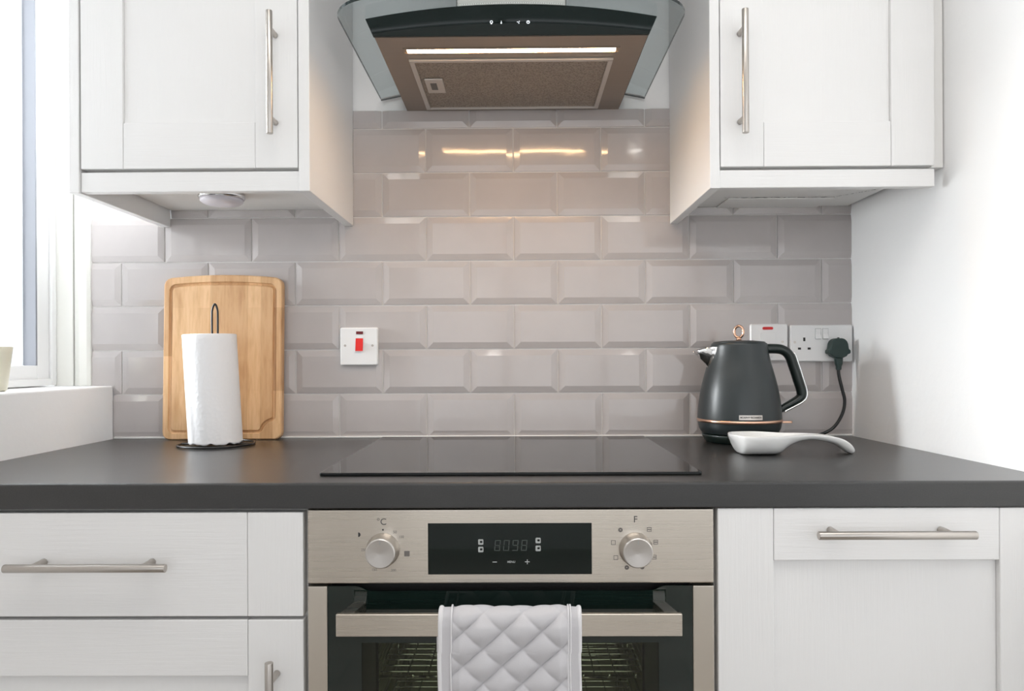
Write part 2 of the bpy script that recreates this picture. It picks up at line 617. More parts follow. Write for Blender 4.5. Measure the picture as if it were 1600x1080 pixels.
# window
wy0, wy1, wz0, wz1 = -0.78, 0.0, 1.035, 2.2
bm = nb()
box(bm, -1.15, -1.060, wy1 - 0.062, wy1 - 0.001, wz0, wz1)
box(bm, -1.15, -1.060, wy0, wy0 + 0.062, wz0, wz1)
box(bm, -1.15, -1.060, wy0 + 0.062, wy1 - 0.062, wz0, wz0 + 0.046)
box(bm, -1.15, -1.060, wy0 + 0.062, wy1 - 0.062, wz1 - 0.062, wz1)
# raised outer lip of the frame
box(bm, -1.060, -1.053, wy1 - 0.022, wy1 - 0.005, wz0, wz1)
box(bm, -1.060, -1.053, wy0 + 0.022, wy1 - 0.022, wz0, wz0 + 0.016)
win = obj('window_1', bm, 'upvc', kind='structure', bevel=0.002)
bm = nb()  # two grey bands carry the painted shade of the frame's return face
box(bm, -1.088, -1.0605, wy1 - 0.0665, wy1 - 0.0615, wz0 + 0.046, wz1 - 0.062)
obj('window_seal', bm, 'gasket', win)
bm = nb()
box(bm, -1.128, -1.088, wy1 - 0.068, wy1 - 0.0615, wz0 + 0.046, wz1 - 0.062)
obj('window_bead', bm, 'gasket_light', win)
bm = nb()
box(bm, -1.136, -1.130, wy0 + 0.055, wy1 - 0.060, wz0 + 0.04, wz1 - 0.055)
obj('window_pane', bm, 'glass', win)

bm = nb()  # unseen window frame, added to dress the rear fill opening
for xx in (-0.80, -0.10, 0.62, 1.34, 2.04):
    box(bm, xx, xx + 0.06, -3.78, -3.72, 0.40, 2.20)
for zz in (0.40, 2.14):
    box(bm, -0.80, 2.10, -3.78, -3.72, zz, zz + 0.06)
obj('window_2', bm, 'upvc', kind='structure', bevel=0.003)

# cream pot on the ledge at the left edge of the view
t = thing('plant_pot', 'small cream glazed pot on the window ledge at the left edge of the photo', 'pot', (-0.995, -0.30, 1.033))
bm = nb()
lathe(bm, [(0.026, 1.0335), (0.030, 1.036), (0.0345, 1.075), (0.0385, 1.108), (0.0395, 1.118), (0.0375, 1.119), (0.036, 1.110), (0.031, 1.06), (0.02, 1.045)], (-0.995, -0.30))
obj('pot_body', bm, 'cream_pot', t)


# ================================================================== CABINETS
def shaker(bm, x0, x1, z0, z1, y, th, stile, rt, rb, rec=0.008, panel=True):
    """framed door, front face at y, facing -y; material 0 vertical grain, 1 horizontal grain"""
    g = 0.00025
    box(bm, x0, x0 + stile - g, y, y + th, z0, z1, 0)
    box(bm, x1 - stile + g, x1, y, y + th, z0, z1, 0)
    box(bm, x0 + stile + g, x1 - stile - g, y + 0.0003, y + th, z0, z0 + rb, 1)
    box(bm, x0 + stile + g, x1 - stile - g, y + 0.0003, y + th, z1 - rt, z1, 1)
    if panel:
        box(bm, x0 + stile - g, x1 - stile + g, y + rec, y + th - 0.001, z0 + rb, z1 - rt, 0)
    box(bm, x0 + 0.002, x1 - 0.002, y + th - 0.004, y + th - 0.0005, z0 + 0.002, z1 - 0.002, 0)


def bar_handle(parent, p, length, y, out, axis, cc=0.16, name='handle'):
    """T-bar handle; p=(x,z) centre, y=door face"""
    bm = nb()
    x, z = p
    yb = y - out
    h = length / 2; c = cc / 2
    if axis == 'x':
        cyl(bm, (x - h, yb, z), (x + h, yb, z), 0.006, seg=24)
        for s in (-c, c):
            cyl(bm, (x + s, yb, z), (x + s, y, z), 0.0042, 0.0052, seg=16)
    else:
        cyl(bm, (x, yb, z - h), (x, yb, z + h), 0.006, seg=24)
        for s in (-c, c):
            cyl(bm, (x, yb, z + s), (x, y, z + s), 0.0042, 0.0052, seg=16)
    return obj(name, bm, 'nickel', parent, bevel=0.0008)


UZ0, UZ1 = 1.438, 2.16


def upper(name, label, x0, x1, panels, hx, stile, rb, door_z0, filler=None):
    """x0,x1 = door edges"""
    t = thing(name, label, 'cabinet', ((x0 + x1) / 2, -0.17, UZ0))
    bm = nb()
    box(bm, x0 + 0.001, x1 - 0.001, -0.326, 0.0, UZ0, UZ1)
    obj('cabinet_body', bm, 'carcass', t, bevel=0.001)
    bm = nb()
    shaker(bm, x0 + 0.0015, x1 - 0.0015, door_z0, UZ1, -0.347, 0.019, stile, 0.085, rb, 0.006)
    d = obj('door', bm, ['door_v', 'door_h'], t, bevel=0.0012)
    bar_handle(d, (hx, 1.6045 if hx < 0 else 1.5995), 0.22, -0.347, 0.033, 'z')
    for (a, b, yf) in panels:
        bm = nb(); box(bm, a, b, yf, -0.0005, 1.399, UZ1)
        obj('side_panel', bm, 'door_v', t, bevel=0.0012)
    bm = nb()
    box(bm, x0, x1, -0.344, -0.326, 1.4005, door_z0 - 0.0055)
    obj('light_rail', bm, 'door_h', t, bevel=0.0015)
    if filler:
        bm = nb(); box(bm, filler[0] - 0.0005, filler[1] - 0.0015, -0.334, -0.30, UZ0, UZ1)
        obj('filler_strip', bm, 'carcass', t)
    return t


ul = upper('wall_cabinet', 'white shaker wall cabinet left of the extractor hood, beside the window', -0.789, -0.387,
           [(-0.366 - 0.0205, -0.366, -0.349), (-0.809, -0.790, -0.349)], -0.4285, 0.078, 0.084, 1.4425)
ur = upper('wall_cabinet', 'white shaker wall cabinet right of the extractor hood, against the white wall', 0.3815, 0.772,
           [(0.363, 0.381, -0.349)], 0.4185, 0.0785, 0.081, 1.4385, filler=(0.772, 0.7945))
# hole and scuffs beneath
bm = nb(); cyl(bm, (-0.668, -0.10, UZ0 - 0.0006), (-0.668, -0.10, UZ0 + 0.002), 0.004, seg=14)
obj('cable_hole', bm, 'hole', ul)
for (x0, x1, yy, amp) in ((0.455, 0.70, -0.095, 0.0035), (0.70, 0.765, -0.10, -0.075)):
    bm = nb()
    n = 46
    prev = None
    for i in range(n + 1):
        u = i / n
        x = x0 + (x1 - x0) * u
        y = yy + (amp * u if amp < 0 else 0) + random.uniform(-0.0018, 0.0018)
        w = random.choice((0.0003, 0.0008, 0.0016, 0.0024))
        a = bm.verts.new((x, y - w, UZ0 - 0.0004)); b = bm.verts.new((x, y + w, UZ0 - 0.0004))
        if prev and random.random() > 0.22:
            bm.faces.new((prev[0], a, b, prev[1]))
        prev = (a, b)
    obj('cracked_joint', bm, 'print_dark', ur)
bm = nb()
box(bm, 0.47, 0.70, -0.092, -0.0005, UZ0 - 0.003, UZ0 - 0.0001)
obj('rear_batten', bm, 'carcass', ur, bevel=0.0008)

# puck light under the left cabinet
t = thing('puck_light', 'round frosted puck light stuck under the left wall cabinet', 'light', (-0.603, -0.165, 1.4375))
bm = nb()
lathe(bm, [(0.046, 1.4375), (0.047, 1.430), (0.0445, 1.4265)], (-0.603, -0.165), 40)
obj('light_rim', bm, 'chrome', t, bevel=0.0)
bm = nb()
lathe(bm, [(0.043, 1.427), (0.0425, 1.421), (0.036, 1.4165), (0.018, 1.4145), (0.002, 1.414)], (-0.603, -0.165), 40)
obj('diffuser', bm, 'puck', t)

# ---- base units
FY = -0.6065  # front plane of base doors
t = thing('base_cabinet', 'white base cabinet left of the oven, a drawer over a panelled door', 'cabinet', (-0.605, -0.30, 0.15))
bm = nb(); box(bm, -0.906, -0.303, FY + 0.022, -0.01, 0.15, 0.870)
obj('cabinet_body', bm, 'carcass', t)
bm = nb()
x0, x1, z0, z1 = -0.9055, -0.3045, 0.7135, 0.8665
g = 0.00025
box(bm, x0, x0 + 0.082 - g, FY, FY + 0.02, z0, z1, 0)
box(bm, x1 - 0.082 + g, x1, FY, FY + 0.02, z0, z1, 0)
box(bm, x0 + 0.082 + g, x1 - 0.082 - g, FY + 0.0003, FY + 0.02, z0, z1, 1)
box(bm, x0 + 0.002, x1 - 0.002, FY + 0.012, FY + 0.0195, z0 + 0.002, z1 - 0.002, 0)
dr = obj('drawer', bm, ['door_v', 'door_h'], t, bevel=0.0014)
bar_handle(dr, (-0.6065, 0.7945), 0.232, FY, 0.034, 'x')
bm = nb()
shaker(bm, x0, x1, 0.155, 0.7085, FY, 0.02, 0.082, 0.083, 0.083, 0.008)
d = obj('door', bm, ['door_v', 'door_h'], t, bevel=0.0014)
bar_handle(d, (-0.3435, 0.660 - 0.11), 0.22, FY, 0.034, 'z')
bm = nb(); box(bm, -0.906, -0.303, FY + 0.06, FY + 0.075, 0.0, 0.149)
obj('plinth', bm, 'door_h', t)

t = thing('base_cabinet', 'white base cabinet right of the oven, one tall panelled door with horizontal bar handle', 'cabinet', (0.55, -0.30, 0.15))
bm = nb(); box(bm, 0.303, 0.776, FY + 0.022, -0.01, 0.15, 0.870)
obj('cabinet_body', bm, 'carcass', t)
bm = nb()
shaker(bm, 0.3035, 0.7945, 0.155, 0.8705, FY, 0.02, 0.0815, 0.0765, 0.083, 0.009)
d = obj('door', bm, ['door_v', 'door_h'], t, bevel=0.0014)
bar_handle(d, (0.547, 0.8385), 0.222, FY, 0.034, 'x')
bm = nb(); box(bm, 0.303, 0.776, FY + 0.06, FY + 0.075, 0.0, 0.149)
obj('plinth', bm, 'door_h', t)

# ---- worktop
bm = nb()
r = 0.004
prof = [(0.0035, 0.872), (0.0035, 0.910)] + [(-0.6055 + r - r * math.sin(a), 0.910 - r + r * math.cos(a)) for a in [PI / 2 * k / 5 for k in range(6)]] \
    + [(-0.6055 + r * 0.5 - r * 0.5 * math.cos(a), 0.872 + r * 0.5 - r * 0.5 * math.sin(a)) for a in [PI / 2 * k / 3 for k in range(4)]]
prof = [(y - 0.004, z) if y < -0.5 else (y, z) for y, z in prof]
prism(bm, prof, 'x', -0.924, 0.777)
bm.verts.ensure_lookup_table()
for v in bm.verts:      # right end follows the slightly splayed wall
    if v.co.x > 0.5:
        v.co.x = 0.7785 + (-v.co.y) * 0.0495 if v.co.y < 0 else 0.7785
o = obj('worktop', bm, 'worktop')
tag(o, 'long charcoal laminate worktop running across both base cabinets and the oven', 'worktop')

# ---- hob
t = thing('induction_hob', 'black glass induction hob set in the worktop above the oven', 'hob', (0, -0.29, 0.910))
bm = nb()
prism(bm, rrect(-0.2965, 0.2965, -0.548, -0.024, 0.004, 4), 'z', 0.9102, 0.9150)
obj('glass_top', bm, 'hob', t, bevel=0.0012, seg=3)
bm = nb()
prism(bm, rrect(-0.283, 0.283, -0.536, -0.036, 0.004, 4), 'z', 0.9101, 0.9104)
obj('hob_base', bm, 'black_gap', t)

# ================================================================== EXTRACTOR HOOD
HZ = 1.664
t = thing('extractor_hood', 'stainless extractor hood with curved glass canopy and glowing light strip above the hob', 'extractor hood', (0.003, -0.19, HZ))
HC = 0.003


def arch(x):
    return 1.7205 - 0.36 * (x - HC) ** 2


# underside tray, slightly flared to the top
bm = nb()
yb, yf = -0.0006, -0.380
lo = [(-0.243, yf), (0.243, yf), (0.243, yb), (-0.243, yb)]
hi = [(-0.256, yf - 0.001), (0.256, yf - 0.001), (0.256, yb), (-0.256, yb)]
A = [bm.verts.new((HC + x, y, HZ)) for x, y in lo]
B = [bm.verts.new((HC + x, y, 1.6935)) for x, y in hi]
bm.faces.new(A[::-1]); bm.faces.new(B)
for i in range(4):
    j = (i + 1) % 4
    f = bm.faces.new((A[i], A[j], B[j], B[i]))
    if i != 0:
        f.material_index = 1
# arched infill between tray and glass
n = 24
T = []
for i in range(n + 1):
    x = HC - 0.256 + 0.512 * i / n
    T.append((x, max(arch(x) - 0.0015, 1.6935)))
prism(bm, [(HC - 0.256, 1.6935)] + T + [(HC + 0.256, 1.6935)], 'y', yf, yb, mi=1)
obj('hood_body', bm, ['steel_hood', 'black_gap'], t)
# black glass front panel with arched top
bm = nb()
pl = [(HC - 0.2445, HZ - 0.0005), (HC + 0.2445, HZ - 0.0005)]
for i in range(n + 1):
    x = HC + 0.2585 - 0.517 * i / n
    pl.append((x, arch(x) - 0.0012))
prism(bm, pl, 'y', -0.386, -0.3815)
fp = obj('control_panel', bm, 'black_glass', t, bevel=0.0006)
# four lit touch symbols
YI = -0.3864


def ring_sym(bm, x, z, r0, r1, seg=20, y=YI):
    a = [bm.verts.new((x + r0 * math.cos(2 * PI * k / seg), y, z + r0 * math.sin(2 * PI * k / seg))) for k in range(seg)]
    b = [bm.verts.new((x + r1 * math.cos(2 * PI * k / seg), y, z + r1 * math.sin(2 * PI * k / seg))) for k in range(seg)]
    for k in range(seg):
        bm.faces.new((a[k], a[(k + 1) % seg], b[(k + 1) % seg], b[k]))


def quad(bm, x0, x1, z0, z1, y):
    bm.faces.new([bm.verts.new(p) for p in ((x0, y, z0), (x1, y, z0), (x1, y, z1), (x0, y, z1))])


for i, (x, kind) in enumerate(((-0.0315, 'bulb'), (-0.014, 'down'), (0.0165, 'fan'), (0.0335, 'power'))):
    bm = nb(); z = 1.6865
    if kind == 'bulb':
        ring_sym(bm, x, z + 0.0008, 0.0016, 0.0026); quad(bm, x - 0.0011, x + 0.0011, z - 0.0032, z - 0.0018, YI)
    elif kind == 'down':
        quad(bm, x - 0.0004, x + 0.0004, z - 0.001, z + 0.0028, YI)
        bm.faces.new([bm.verts.new(p) for p in ((x - 0.0018, YI, z - 0.0006), (x, YI, z - 0.003), (x + 0.0018, YI, z - 0.0006))])
    elif kind == 'fan':
        for s in range(3):
            a = s * 2 * PI / 3 + 0.5
            bm.faces.new([bm.verts.new(p) for p in ((x, YI, z), (x + 0.0029 * math.cos(a), YI, z + 0.0029 * math.sin(a)), (x + 0.0027 * math.cos(a + .7), YI, z + 0.0027 * math.sin(a + .7)))])
    else:
        ring_sym(bm, x, z, 0.0019, 0.0029); quad(bm, x - 0.0004, x + 0.0004, z, z + 0.0021, YI - 0.0001)
    obj('touch_symbol', bm, 'icon', fp)
# light strip
bm = nb(); box(bm, HC - 0.193, HC + 0.193, -0.3315, -0.3175, HZ - 0.0015, HZ + 0.003)
obj('light_strip', bm, 'led', t)
bm = nb()
box(bm, HC - 0.200, HC + 0.200, -0.3365, -0.3325, HZ - 0.0016, HZ + 0.001)
box(bm, HC - 0.200, HC + 0.200, -0.3165, -0.3125, HZ - 0.0016, HZ + 0.001)
obj('light_surround', bm, 'steel_hood', t)
# grease filter
bm = nb()
fx0, fx1, fy0, fy1 = HC - 0.196, HC + 0.194, -0.289, -0.018
box(bm, fx0, fx1, fy0, fy1, HZ - 0.0006, HZ + 0.001, 1)
w_ = 0.0095
for (a, b, c, d_) in ((fx0, fx1, fy0, fy0 + w_), (fx0, fx1, fy1 - w_ * .7, fy1), (fx0, fx0 + w_, fy0 + w_, fy1 - w_ * .7), (fx1 - w_, fx1, fy0 + w_, fy1 - w_ * .7)):
    box(bm, a, b, c, d_, HZ - 0.0045, HZ, 0)
M['filter_frame'] = mat('filter_frame_metal', (0.66, 0.62, 0.58), 0.35, 0.9)
gf = obj('grease_filter', bm, ['filter_frame', 'filter'], t, bevel=0.0008)
bm = nb()
box(bm, -0.176, -0.138, -0.195, -0.120, HZ - 0.0040, HZ - 0.0006, 0)
lt = obj('filter_latch', bm, 'filter_frame', gf, bevel=0.0015)
lt['label'] = 'square pale metal latch'
bm = nb()
box(bm, -0.166, -0.153, -0.176, -0.140, HZ - 0.0044, HZ - 0.0038, 0)
obj('latch_slot', bm, 'print_grey', gf)
# glass canopy: arched sheet with rounded front corners
bm = nb()
nx, ny = 48, 20
HW, GT = 0.303, 0.0055


def canopy_front(x):
    u = abs(x - HC) / HW
    base = -0.462 + 0.020 * u * u
    R = 0.042
    e = HW - abs(x - HC)
    if e < R:
        base += R - math.sqrt(max(R * R - (R - e) ** 2, 0))
    return base


xs = [HC - HW * math.sin(PI / 2 * (1 - 2 * i / nx)) for i in range(nx + 1)]
top, bot = [], []
for x in xs:
    yf_ = canopy_front(x)
    top.append([bm.verts.new((x, -0.0006 + (yf_ + 0.0006) * j / ny, arch(x) + GT)) for j in range(ny + 1)])
    bot.append([bm.verts.new((x, -0.0006 + (yf_ + 0.0006) * j / ny, arch(x))) for j in range(ny + 1)])
for i in range(nx):
    for j in range(ny):
        bm.faces.new((top[i][j], top[i][j + 1], top[i + 1][j + 1], top[i + 1][j])).smooth = True
        bm.faces.new((bot[i][j], bot[i + 1][j], bot[i + 1][j + 1], bot[i][j + 1])).smooth = True
for i in range(nx):
    for a, j in ((top, ny), (top, 0)):
        f = bm.faces.new((top[i][j], bot[i][j], bot[i + 1][j], top[i + 1][j])); f.material_index = 1
for j in range(ny):
    for i in (0, nx):
        f = bm.faces.new((top[i][j], top[i][j + 1], bot[i][j + 1], bot[i][j])); f.material_index = 1
obj('glass_canopy', bm, ['canopy', 'canopy_edge'], t)
# printed row of dots along the glass above the control panel
bm = nb()
for i in range(130):
    x = HC - 0.258 + 0.516 * i / 129
    z = arch(x) + 0.0002
    bmesh.ops.create_circle(bm, cap_ends=True, segments=6, radius=0.0008,
                            matrix=Matrix.Translation((x, -0.3875, z)) @ Matrix.Rotation(PI / 2, 4, 'X'))
o = obj('dotted_edge', bm, 'print_white', t)
o['kind'] = 'stuff'
# chimney
bm = nb()
box(bm, HC - 0.105, HC + 0.105, -0.29, -0.0006, 1.7275, 2.395)
ch = obj('chimney', bm, 'steel_chimney', t, bevel=0.003, seg=3)

# ================================================================== OVEN
OY = FY
t = thing('built_in_oven', 'stainless built-in oven under the hob with two knobs and a glass door', 'oven', (0, -0.3, 0.28))
bm = nb()
# dark housing, hollow around the cavity
box(bm, -0.2985, -0.232, OY + 0.028, -0.03, 0.275, 0.8715)
box(bm, 0.232, 0.2985, OY + 0.028, -0.03, 0.275, 0.8715)
box(bm, -0.232, 0.232, OY + 0.028, -0.03, 0.690, 0.8715)
box(bm, -0.232, 0.232, OY + 0.028, -0.03, 0.275, 0.330)
box(bm, -0.232, 0.232, -0.10, -0.03, 0.330, 0.690)
obj('housing', bm, 'black_gap', t)
bm = nb(); box(bm, -0.2975, 0.2975, OY + 0.002, OY + 0.022, 0.152, 0.281)
obj('lower_panel', bm, 'door_h', t, bevel=0.001)['label'] = 'white panel below the oven door'
bm = nb()
box(bm, -0.2975, 0.2975, OY, OY + 0.027, 0.7615, 0.8700)
cp = obj('control_panel', bm, 'steel', t, bevel=0.0018, seg=3)
bm = nb()
box(bm, -0.1205, 0.1195, OY - 0.0008, OY + 0.001, 0.7750, 0.8500)
dp = obj('display', bm, 'black_glass', cp, bevel=0.0003)
YD = OY - 0.0010
# four unlit seven-segment digits
bm = nb()


def seg7(bm, x, z, w, h, on, y):
    tk = 0.0013
    sl = 0.10
    def q(a, b, c, d):
        bm.faces.new([bm.verts.new((x + px_ + sl * pz, y, z + pz)) for px_, pz in (a, b, c, d)])
    H = h / 2
    S = {'a': ((0, h), (w, h), (w - tk, h - tk), (tk, h - tk)), 'd': ((0, 0), (tk, tk), (w - tk, tk), (w, 0)),
         'g': ((tk, H - tk / 2), (w - tk, H - tk / 2), (w - tk, H + tk / 2), (tk, H + tk / 2)),
         'f': ((0, H + .0003), (tk, H + tk / 2), (tk, h - tk), (0, h - .0003)), 'e': ((0, .0003), (tk, tk), (tk, H - tk / 2), (0, H - .0003)),
         'b': ((w, H + .0003), (w - tk, H + tk / 2), (w - tk, h - tk), (w, h - .0003)), 'c': ((w, .0003), (w - tk, tk), (w - tk, H - tk / 2), (w, H - .0003))}
    for k in on:
        q(*S[k])


for i, x in enumerate((-0.0235, -0.0105, 0.0025, 0.0155)):
    seg7(bm, x, 0.8095, 0.0085, 0.0160, ('abcdefg', 'abcdef', 'abcdfg', 'abcdefg')[i], YD - 0.0002)
obj('clock_digits', bm, 'print_dim', cp)
# symbol tiles beside the clock
for (x, z) in ((-0.0430, 0.8225), (-0.0430, 0.8115), (0.0410, 0.8245), (0.0410, 0.8130)):
    bm = nb()
    prism(bm, rrect(x - 0.0038, x + 0.0038, z - 0.0040, z + 0.0040, 0.0014, 3), 'y', YD - 0.0001, YD + 0.0004)
    prism(bm, rrect(x - 0.0012, x + 0.0024, z - 0.0012, z + 0.0018, 0.0005, 2), 'y', YD - 0.0003, YD, mi=1)
    obj('display_symbol', bm, ['print_white', 'black_glass'], cp)
bm = nb(); box(bm, -0.0260, -0.0195, YD - 0.0002, YD, 0.7925, 0.7938); obj('minus_key', bm, 'print_white', cp)
text('menu_lettering', 'MENU', 0.0042, (0.0015, YD - 0.0001, 0.7932), 'print_white', cp, 0.0001, bold=0.00008)
bm = nb()
box(bm, 0.0215, 0.0285, YD - 0.0002, YD, 0.7928, 0.7940); box(bm, 0.0244, 0.0256, YD - 0.0003, YD - 0.0001, 0.7900, 0.7968)
obj('plus_key', bm, 'print_white', cp)

# printed marks round the knobs
KX = (-0.1865, 0.1835); KZ = 0.8115
text('temperature_lettering', '°C', 0.0135, (-0.1885, OY - 0.0001, 0.8520), 'print_dark', cp, 0.0001)
text('function_lettering', 'F', 0.0135, (0.1835, OY - 0.0001, 0.8545), 'print_dark', cp, 0.0001)
bm = nb()
bmesh.ops.create_circle(bm, cap_ends=True, segments=14, radius=0.0013, matrix=Matrix.Translation((-0.1865, OY - 0.0003, 0.8405)) @ Matrix.Rotation(PI / 2, 4, 'X'))
obj('dial_dot', bm, 'print_dark', cp)
text('dial_number', '50', 0.0058, (-0.1690, OY - 0.0001, 0.8370), 'print_grey', cp, 0.0001)
for s, x, z in (('100', -0.1585, 0.8300), ('150', -0.1995, 0.7820), ('200', -0.1715, 0.7810), ('250', -0.2150, 0.8110)):
    text('dial_number', s, 0.0052, (x - (0.001 if s == '100' else 0), OY - 0.0001, z), 'print_grey', cp, 0.0001)
bm = nb()
prism(bm, rrect(-0.1555, -0.1475, 0.8015, 0.8095, 0.0008, 2), 'y', OY - 0.0003, OY + 0.001)
obj('dial_symbol', bm, 'print_grey', cp)
bm = nb()
prism(bm, [(-0.2230 + 0.0035 * math.cos(a), 0.8335 + 0.0035 * math.sin(a)) for a in [PI / 2 - PI * k / 10 for k in range(11)]], 'y', OY - 0.0003, OY + 0.001)
obj('lamp_symbol', bm, 'print_dark', cp)
for (dx, dz, k) in ((-0.0220, 0.0280, 'fill'), (-0.0325, 0.0095, 'box'), (-0.0290, -0.0125, 'box'), (-0.0130, -0.0270, 'fill'), (0.0095, -0.0265, 'fill'),
                    (0.0270, -0.0120, 'lines'), (0.0295, 0.0100, 'lines'), (0.0200, 0.0285, 'lines')):
    bm = nb()
    x, z = KX[1] + dx, KZ + dz
    s = 0.0033
    if k == 'fill':
        ring_sym(bm, x, z, 0.0008, s, y=OY - 0.0003)
    else:
        for (a, b, c, d_) in ((-s, s, s - .0008, s), (-s, s, -s, -s + .0008), (-s, -s + .0008, -s + .0008, s - .0008), (s - .0008, s, -s + .0008, s - .0008)):
            quad(bm, x + a, x + b, z + c, z + d_, OY - 0.0003)
        if k == 'lines':
            quad(bm, x - s + .001, x + s - .001, z - .0007, z + .0007, OY - 0.0003)
    obj('dial_symbol', bm, 'print_grey', cp)
# knobs
for kx in KX:
    bm = nb()
    prof = [(0.0245, OY), (0.0245, OY - 0.0025), (0.0232, OY - 0.004), (0.0222, OY - 0.021), (0.0214, OY - 0.0235), (0.0200, OY - 0.0245), (0.002, OY - 0.0235)]
    seg = 48
    rings = [[bm.verts.new((kx + r_ * math.cos(2 * PI * i / seg), y, KZ + r_ * math.sin(2 * PI * i / seg))) for i in range(seg)] for r_, y in prof]
    for A_, B_ in zip(rings, rings[1:]):
        for i in range(seg):
            bm.faces.new((A_[i], A_[(i + 1) % seg], B_[(i + 1) % seg], B_[i])).smooth = B_ is not rings[-1] and B_ is not rings[-2]
    bm.faces.new(rings[-1])
    k = obj('knob', bm, 'knob', t)
    bm = nb(); box(bm, kx - 0.0004, kx + 0.0004, OY - 0.0252, OY - 0.0235, KZ + 0.013, KZ + 0.019)
    obj('pointer', bm, 'print_white', k)

# door: glass with border, steel side trims, handle
bm = nb()
DZ0, DZ1 = 0.285, 0.7575
gx0, gx1 = -0.2685, 0.2665
wx0, wx1, wz0_, wz1_ = -0.219, 0.217, 0.350, 0.6745
pts = [(gx0, DZ1), (-0.228, DZ1)] + [(-0.228 + 0.024 * k / 6, DZ1 - 0.0075 * (0.5 - 0.5 * math.cos(PI * k / 6))) for k in range(1, 7)] \
    + [(0.204 + 0.024 * k / 6, DZ1 - 0.0075 * (0.5 + 0.5 * math.cos(PI * k / 6))) for k in range(0, 7)] + [(gx1, DZ1)]
# border built as strips around the window so the window stays open
prism(bm, [(gx0, wz1_)] + pts[:0] + pts + [(gx1, wz1_)], 'y', OY + 0.001, OY + 0.005)
box(bm, gx0, wx0, OY + 0.001, OY + 0.005, wz0_, wz1_)
box(bm, wx1, gx1, OY + 0.001, OY + 0.005, wz0_, wz1_)
box(bm, gx0, gx1, OY + 0.001, OY + 0.005, DZ0, wz0_)
dg = obj('door', bm, 'oven_frit', t)
bm = nb(); box(bm, wx0, wx1, OY + 0.001, OY + 0.0045, wz0_, wz1_)
obj('window_glass', bm, 'oven_glass', dg)
bm = nb()
box(bm, gx0, wx0 + 0.02, OY + 0.0055, OY + 0.026, DZ0, 0.742)
box(bm, wx1 - 0.02, gx1, OY + 0.0055, OY + 0.026, DZ0, 0.742)
box(bm, wx0 + 0.02, wx1 - 0.02, OY + 0.0055, OY + 0.026, 0.672, 0.742)
obj('inner_frame', bm, 'black_gap', dg)
for (a, b) in ((-0.2975, -0.2690), (0.2670, 0.2975)):
    bm = nb(); box(bm, a, b, OY, OY + 0.027, DZ0, DZ1)
    obj('side_trim', bm, 'steel_v', dg, bevel=0.0012)
bm = nb()
box(bm, -0.242, 0.2385, -0.664, -0.656, 0.7055, 0.7365)
for s, x in ((1, -0.242), (-1, 0.2385)):
    q = [(x + s * 0.002, -0.657), (x + s * 0.021, -0.657), (x + s * 0.030, OY + 0.002), (x + s * 0.012, OY + 0.002)]
    prism(bm, q, 'z', 0.7175, 0.7345)
    
h = obj('door_handle', bm, 'steel', dg, bevel=0.0010, seg=3)
# cavity and racks
bm = nb()
cx0, cx1, cz0, cz1, cy0, cy1 = -0.224, 0.224, 0.345, 0.682, OY + 0.03, -0.11
for q in (((cx0, cy0, cz0), (cx1, cy0, cz0), (cx1, cy1, cz0), (cx0, cy1, cz0)), ((cx0, cy0, cz1), (cx0, cy1, cz1), (cx1, cy1, cz1), (cx1, cy0, cz1)),
          ((cx0, cy0, cz0), (cx0, cy1, cz0), (cx0, cy1, cz1), (cx0, cy0, cz1)), ((cx1, cy0, cz0), (cx1, cy0, cz1), (cx1, cy1, cz1), (cx1, cy1, cz0)),
          ((cx0, cy1, cz0), (cx1, cy1, cz0), (cx1, cy1, cz1), (cx0, cy1, cz1))):
    bm.faces.new([bm.verts.new(p) for p in q])
cv = obj('cavity', bm, 'enamel', t, fix=False)
for rz in (0.604, 0.520):
    bm = nb()
    tube(bm, [(-0.205, -0.560, rz), (0.205, -0.560, rz), (0.205, -0.16, rz), (-0.205, -0.16, rz)], 0.003, 8, closed=True)
    for i in range(17):
        y = -0.54 + 0.022 * i
        cyl(bm, (-0.205, y, rz), (0.205, y, rz), 0.0014, seg=6, caps=False)
    for x in [-0.16 + 0.032 * i for i in range(11)]:
        cyl(bm, (x, -0.562, rz + 0.001), (x, -0.16, rz + 0.001), 0.0014, seg=6, caps=False)
    for x in (-0.15, -0.11, -0.07, 0.11, 0.15, 0.19):
        cyl(bm, (x, -0.562, rz), (x, -0.562, rz + 0.006), 0.002, seg=8)
    obj('rack', bm, 'chrome', t)
for s in (-1, 1):
    bm = nb()
    x = s * 0.2165
    for y in (-0.555, -0.30, -0.16):
        cyl(bm, (x, y, 0.36), (x, y, 0.672), 0.0022, seg=8)
    for z in (0.655, 0.628, 0.610, 0.575, 0.54, 0.50, 0.46, 0.42):
        cyl(bm, (x - s * 0.006, -0.555, z), (x - s * 0.006, -0.16, z), 0.002, seg=8)
    obj('side_rail', bm, 'chrome', t)

# ================================================================== OVEN MITT over the handle
t = thing('oven_glove', 'pale grey quilted double oven glove draped over the oven door handle', 'oven glove', (0.0, -0.66, 0.60))
# path (y,z) from the front bottom, over the bar, down behind
fy = -0.6765
path = []
Lf = 0.30
s = 0.0
NP = 150
top_z = 0.7455
front = [(fy - 0.002, 0.44), (fy - 0.001, 0.60), (fy, 0.70), (fy + 0.0005, 0.728)]
over = [(fy + 0.004, 0.7395), (fy + 0.0115, top_z), (fy + 0.020, 0.7425), (fy + 0.0265, 0.731)]
back = [(fy + 0.0295, 0.715), (fy + 0.030, 0.695), (fy + 0.029, 0.678)]
sp = spline([(0, y, z) for y, z in front + over + back], 22)
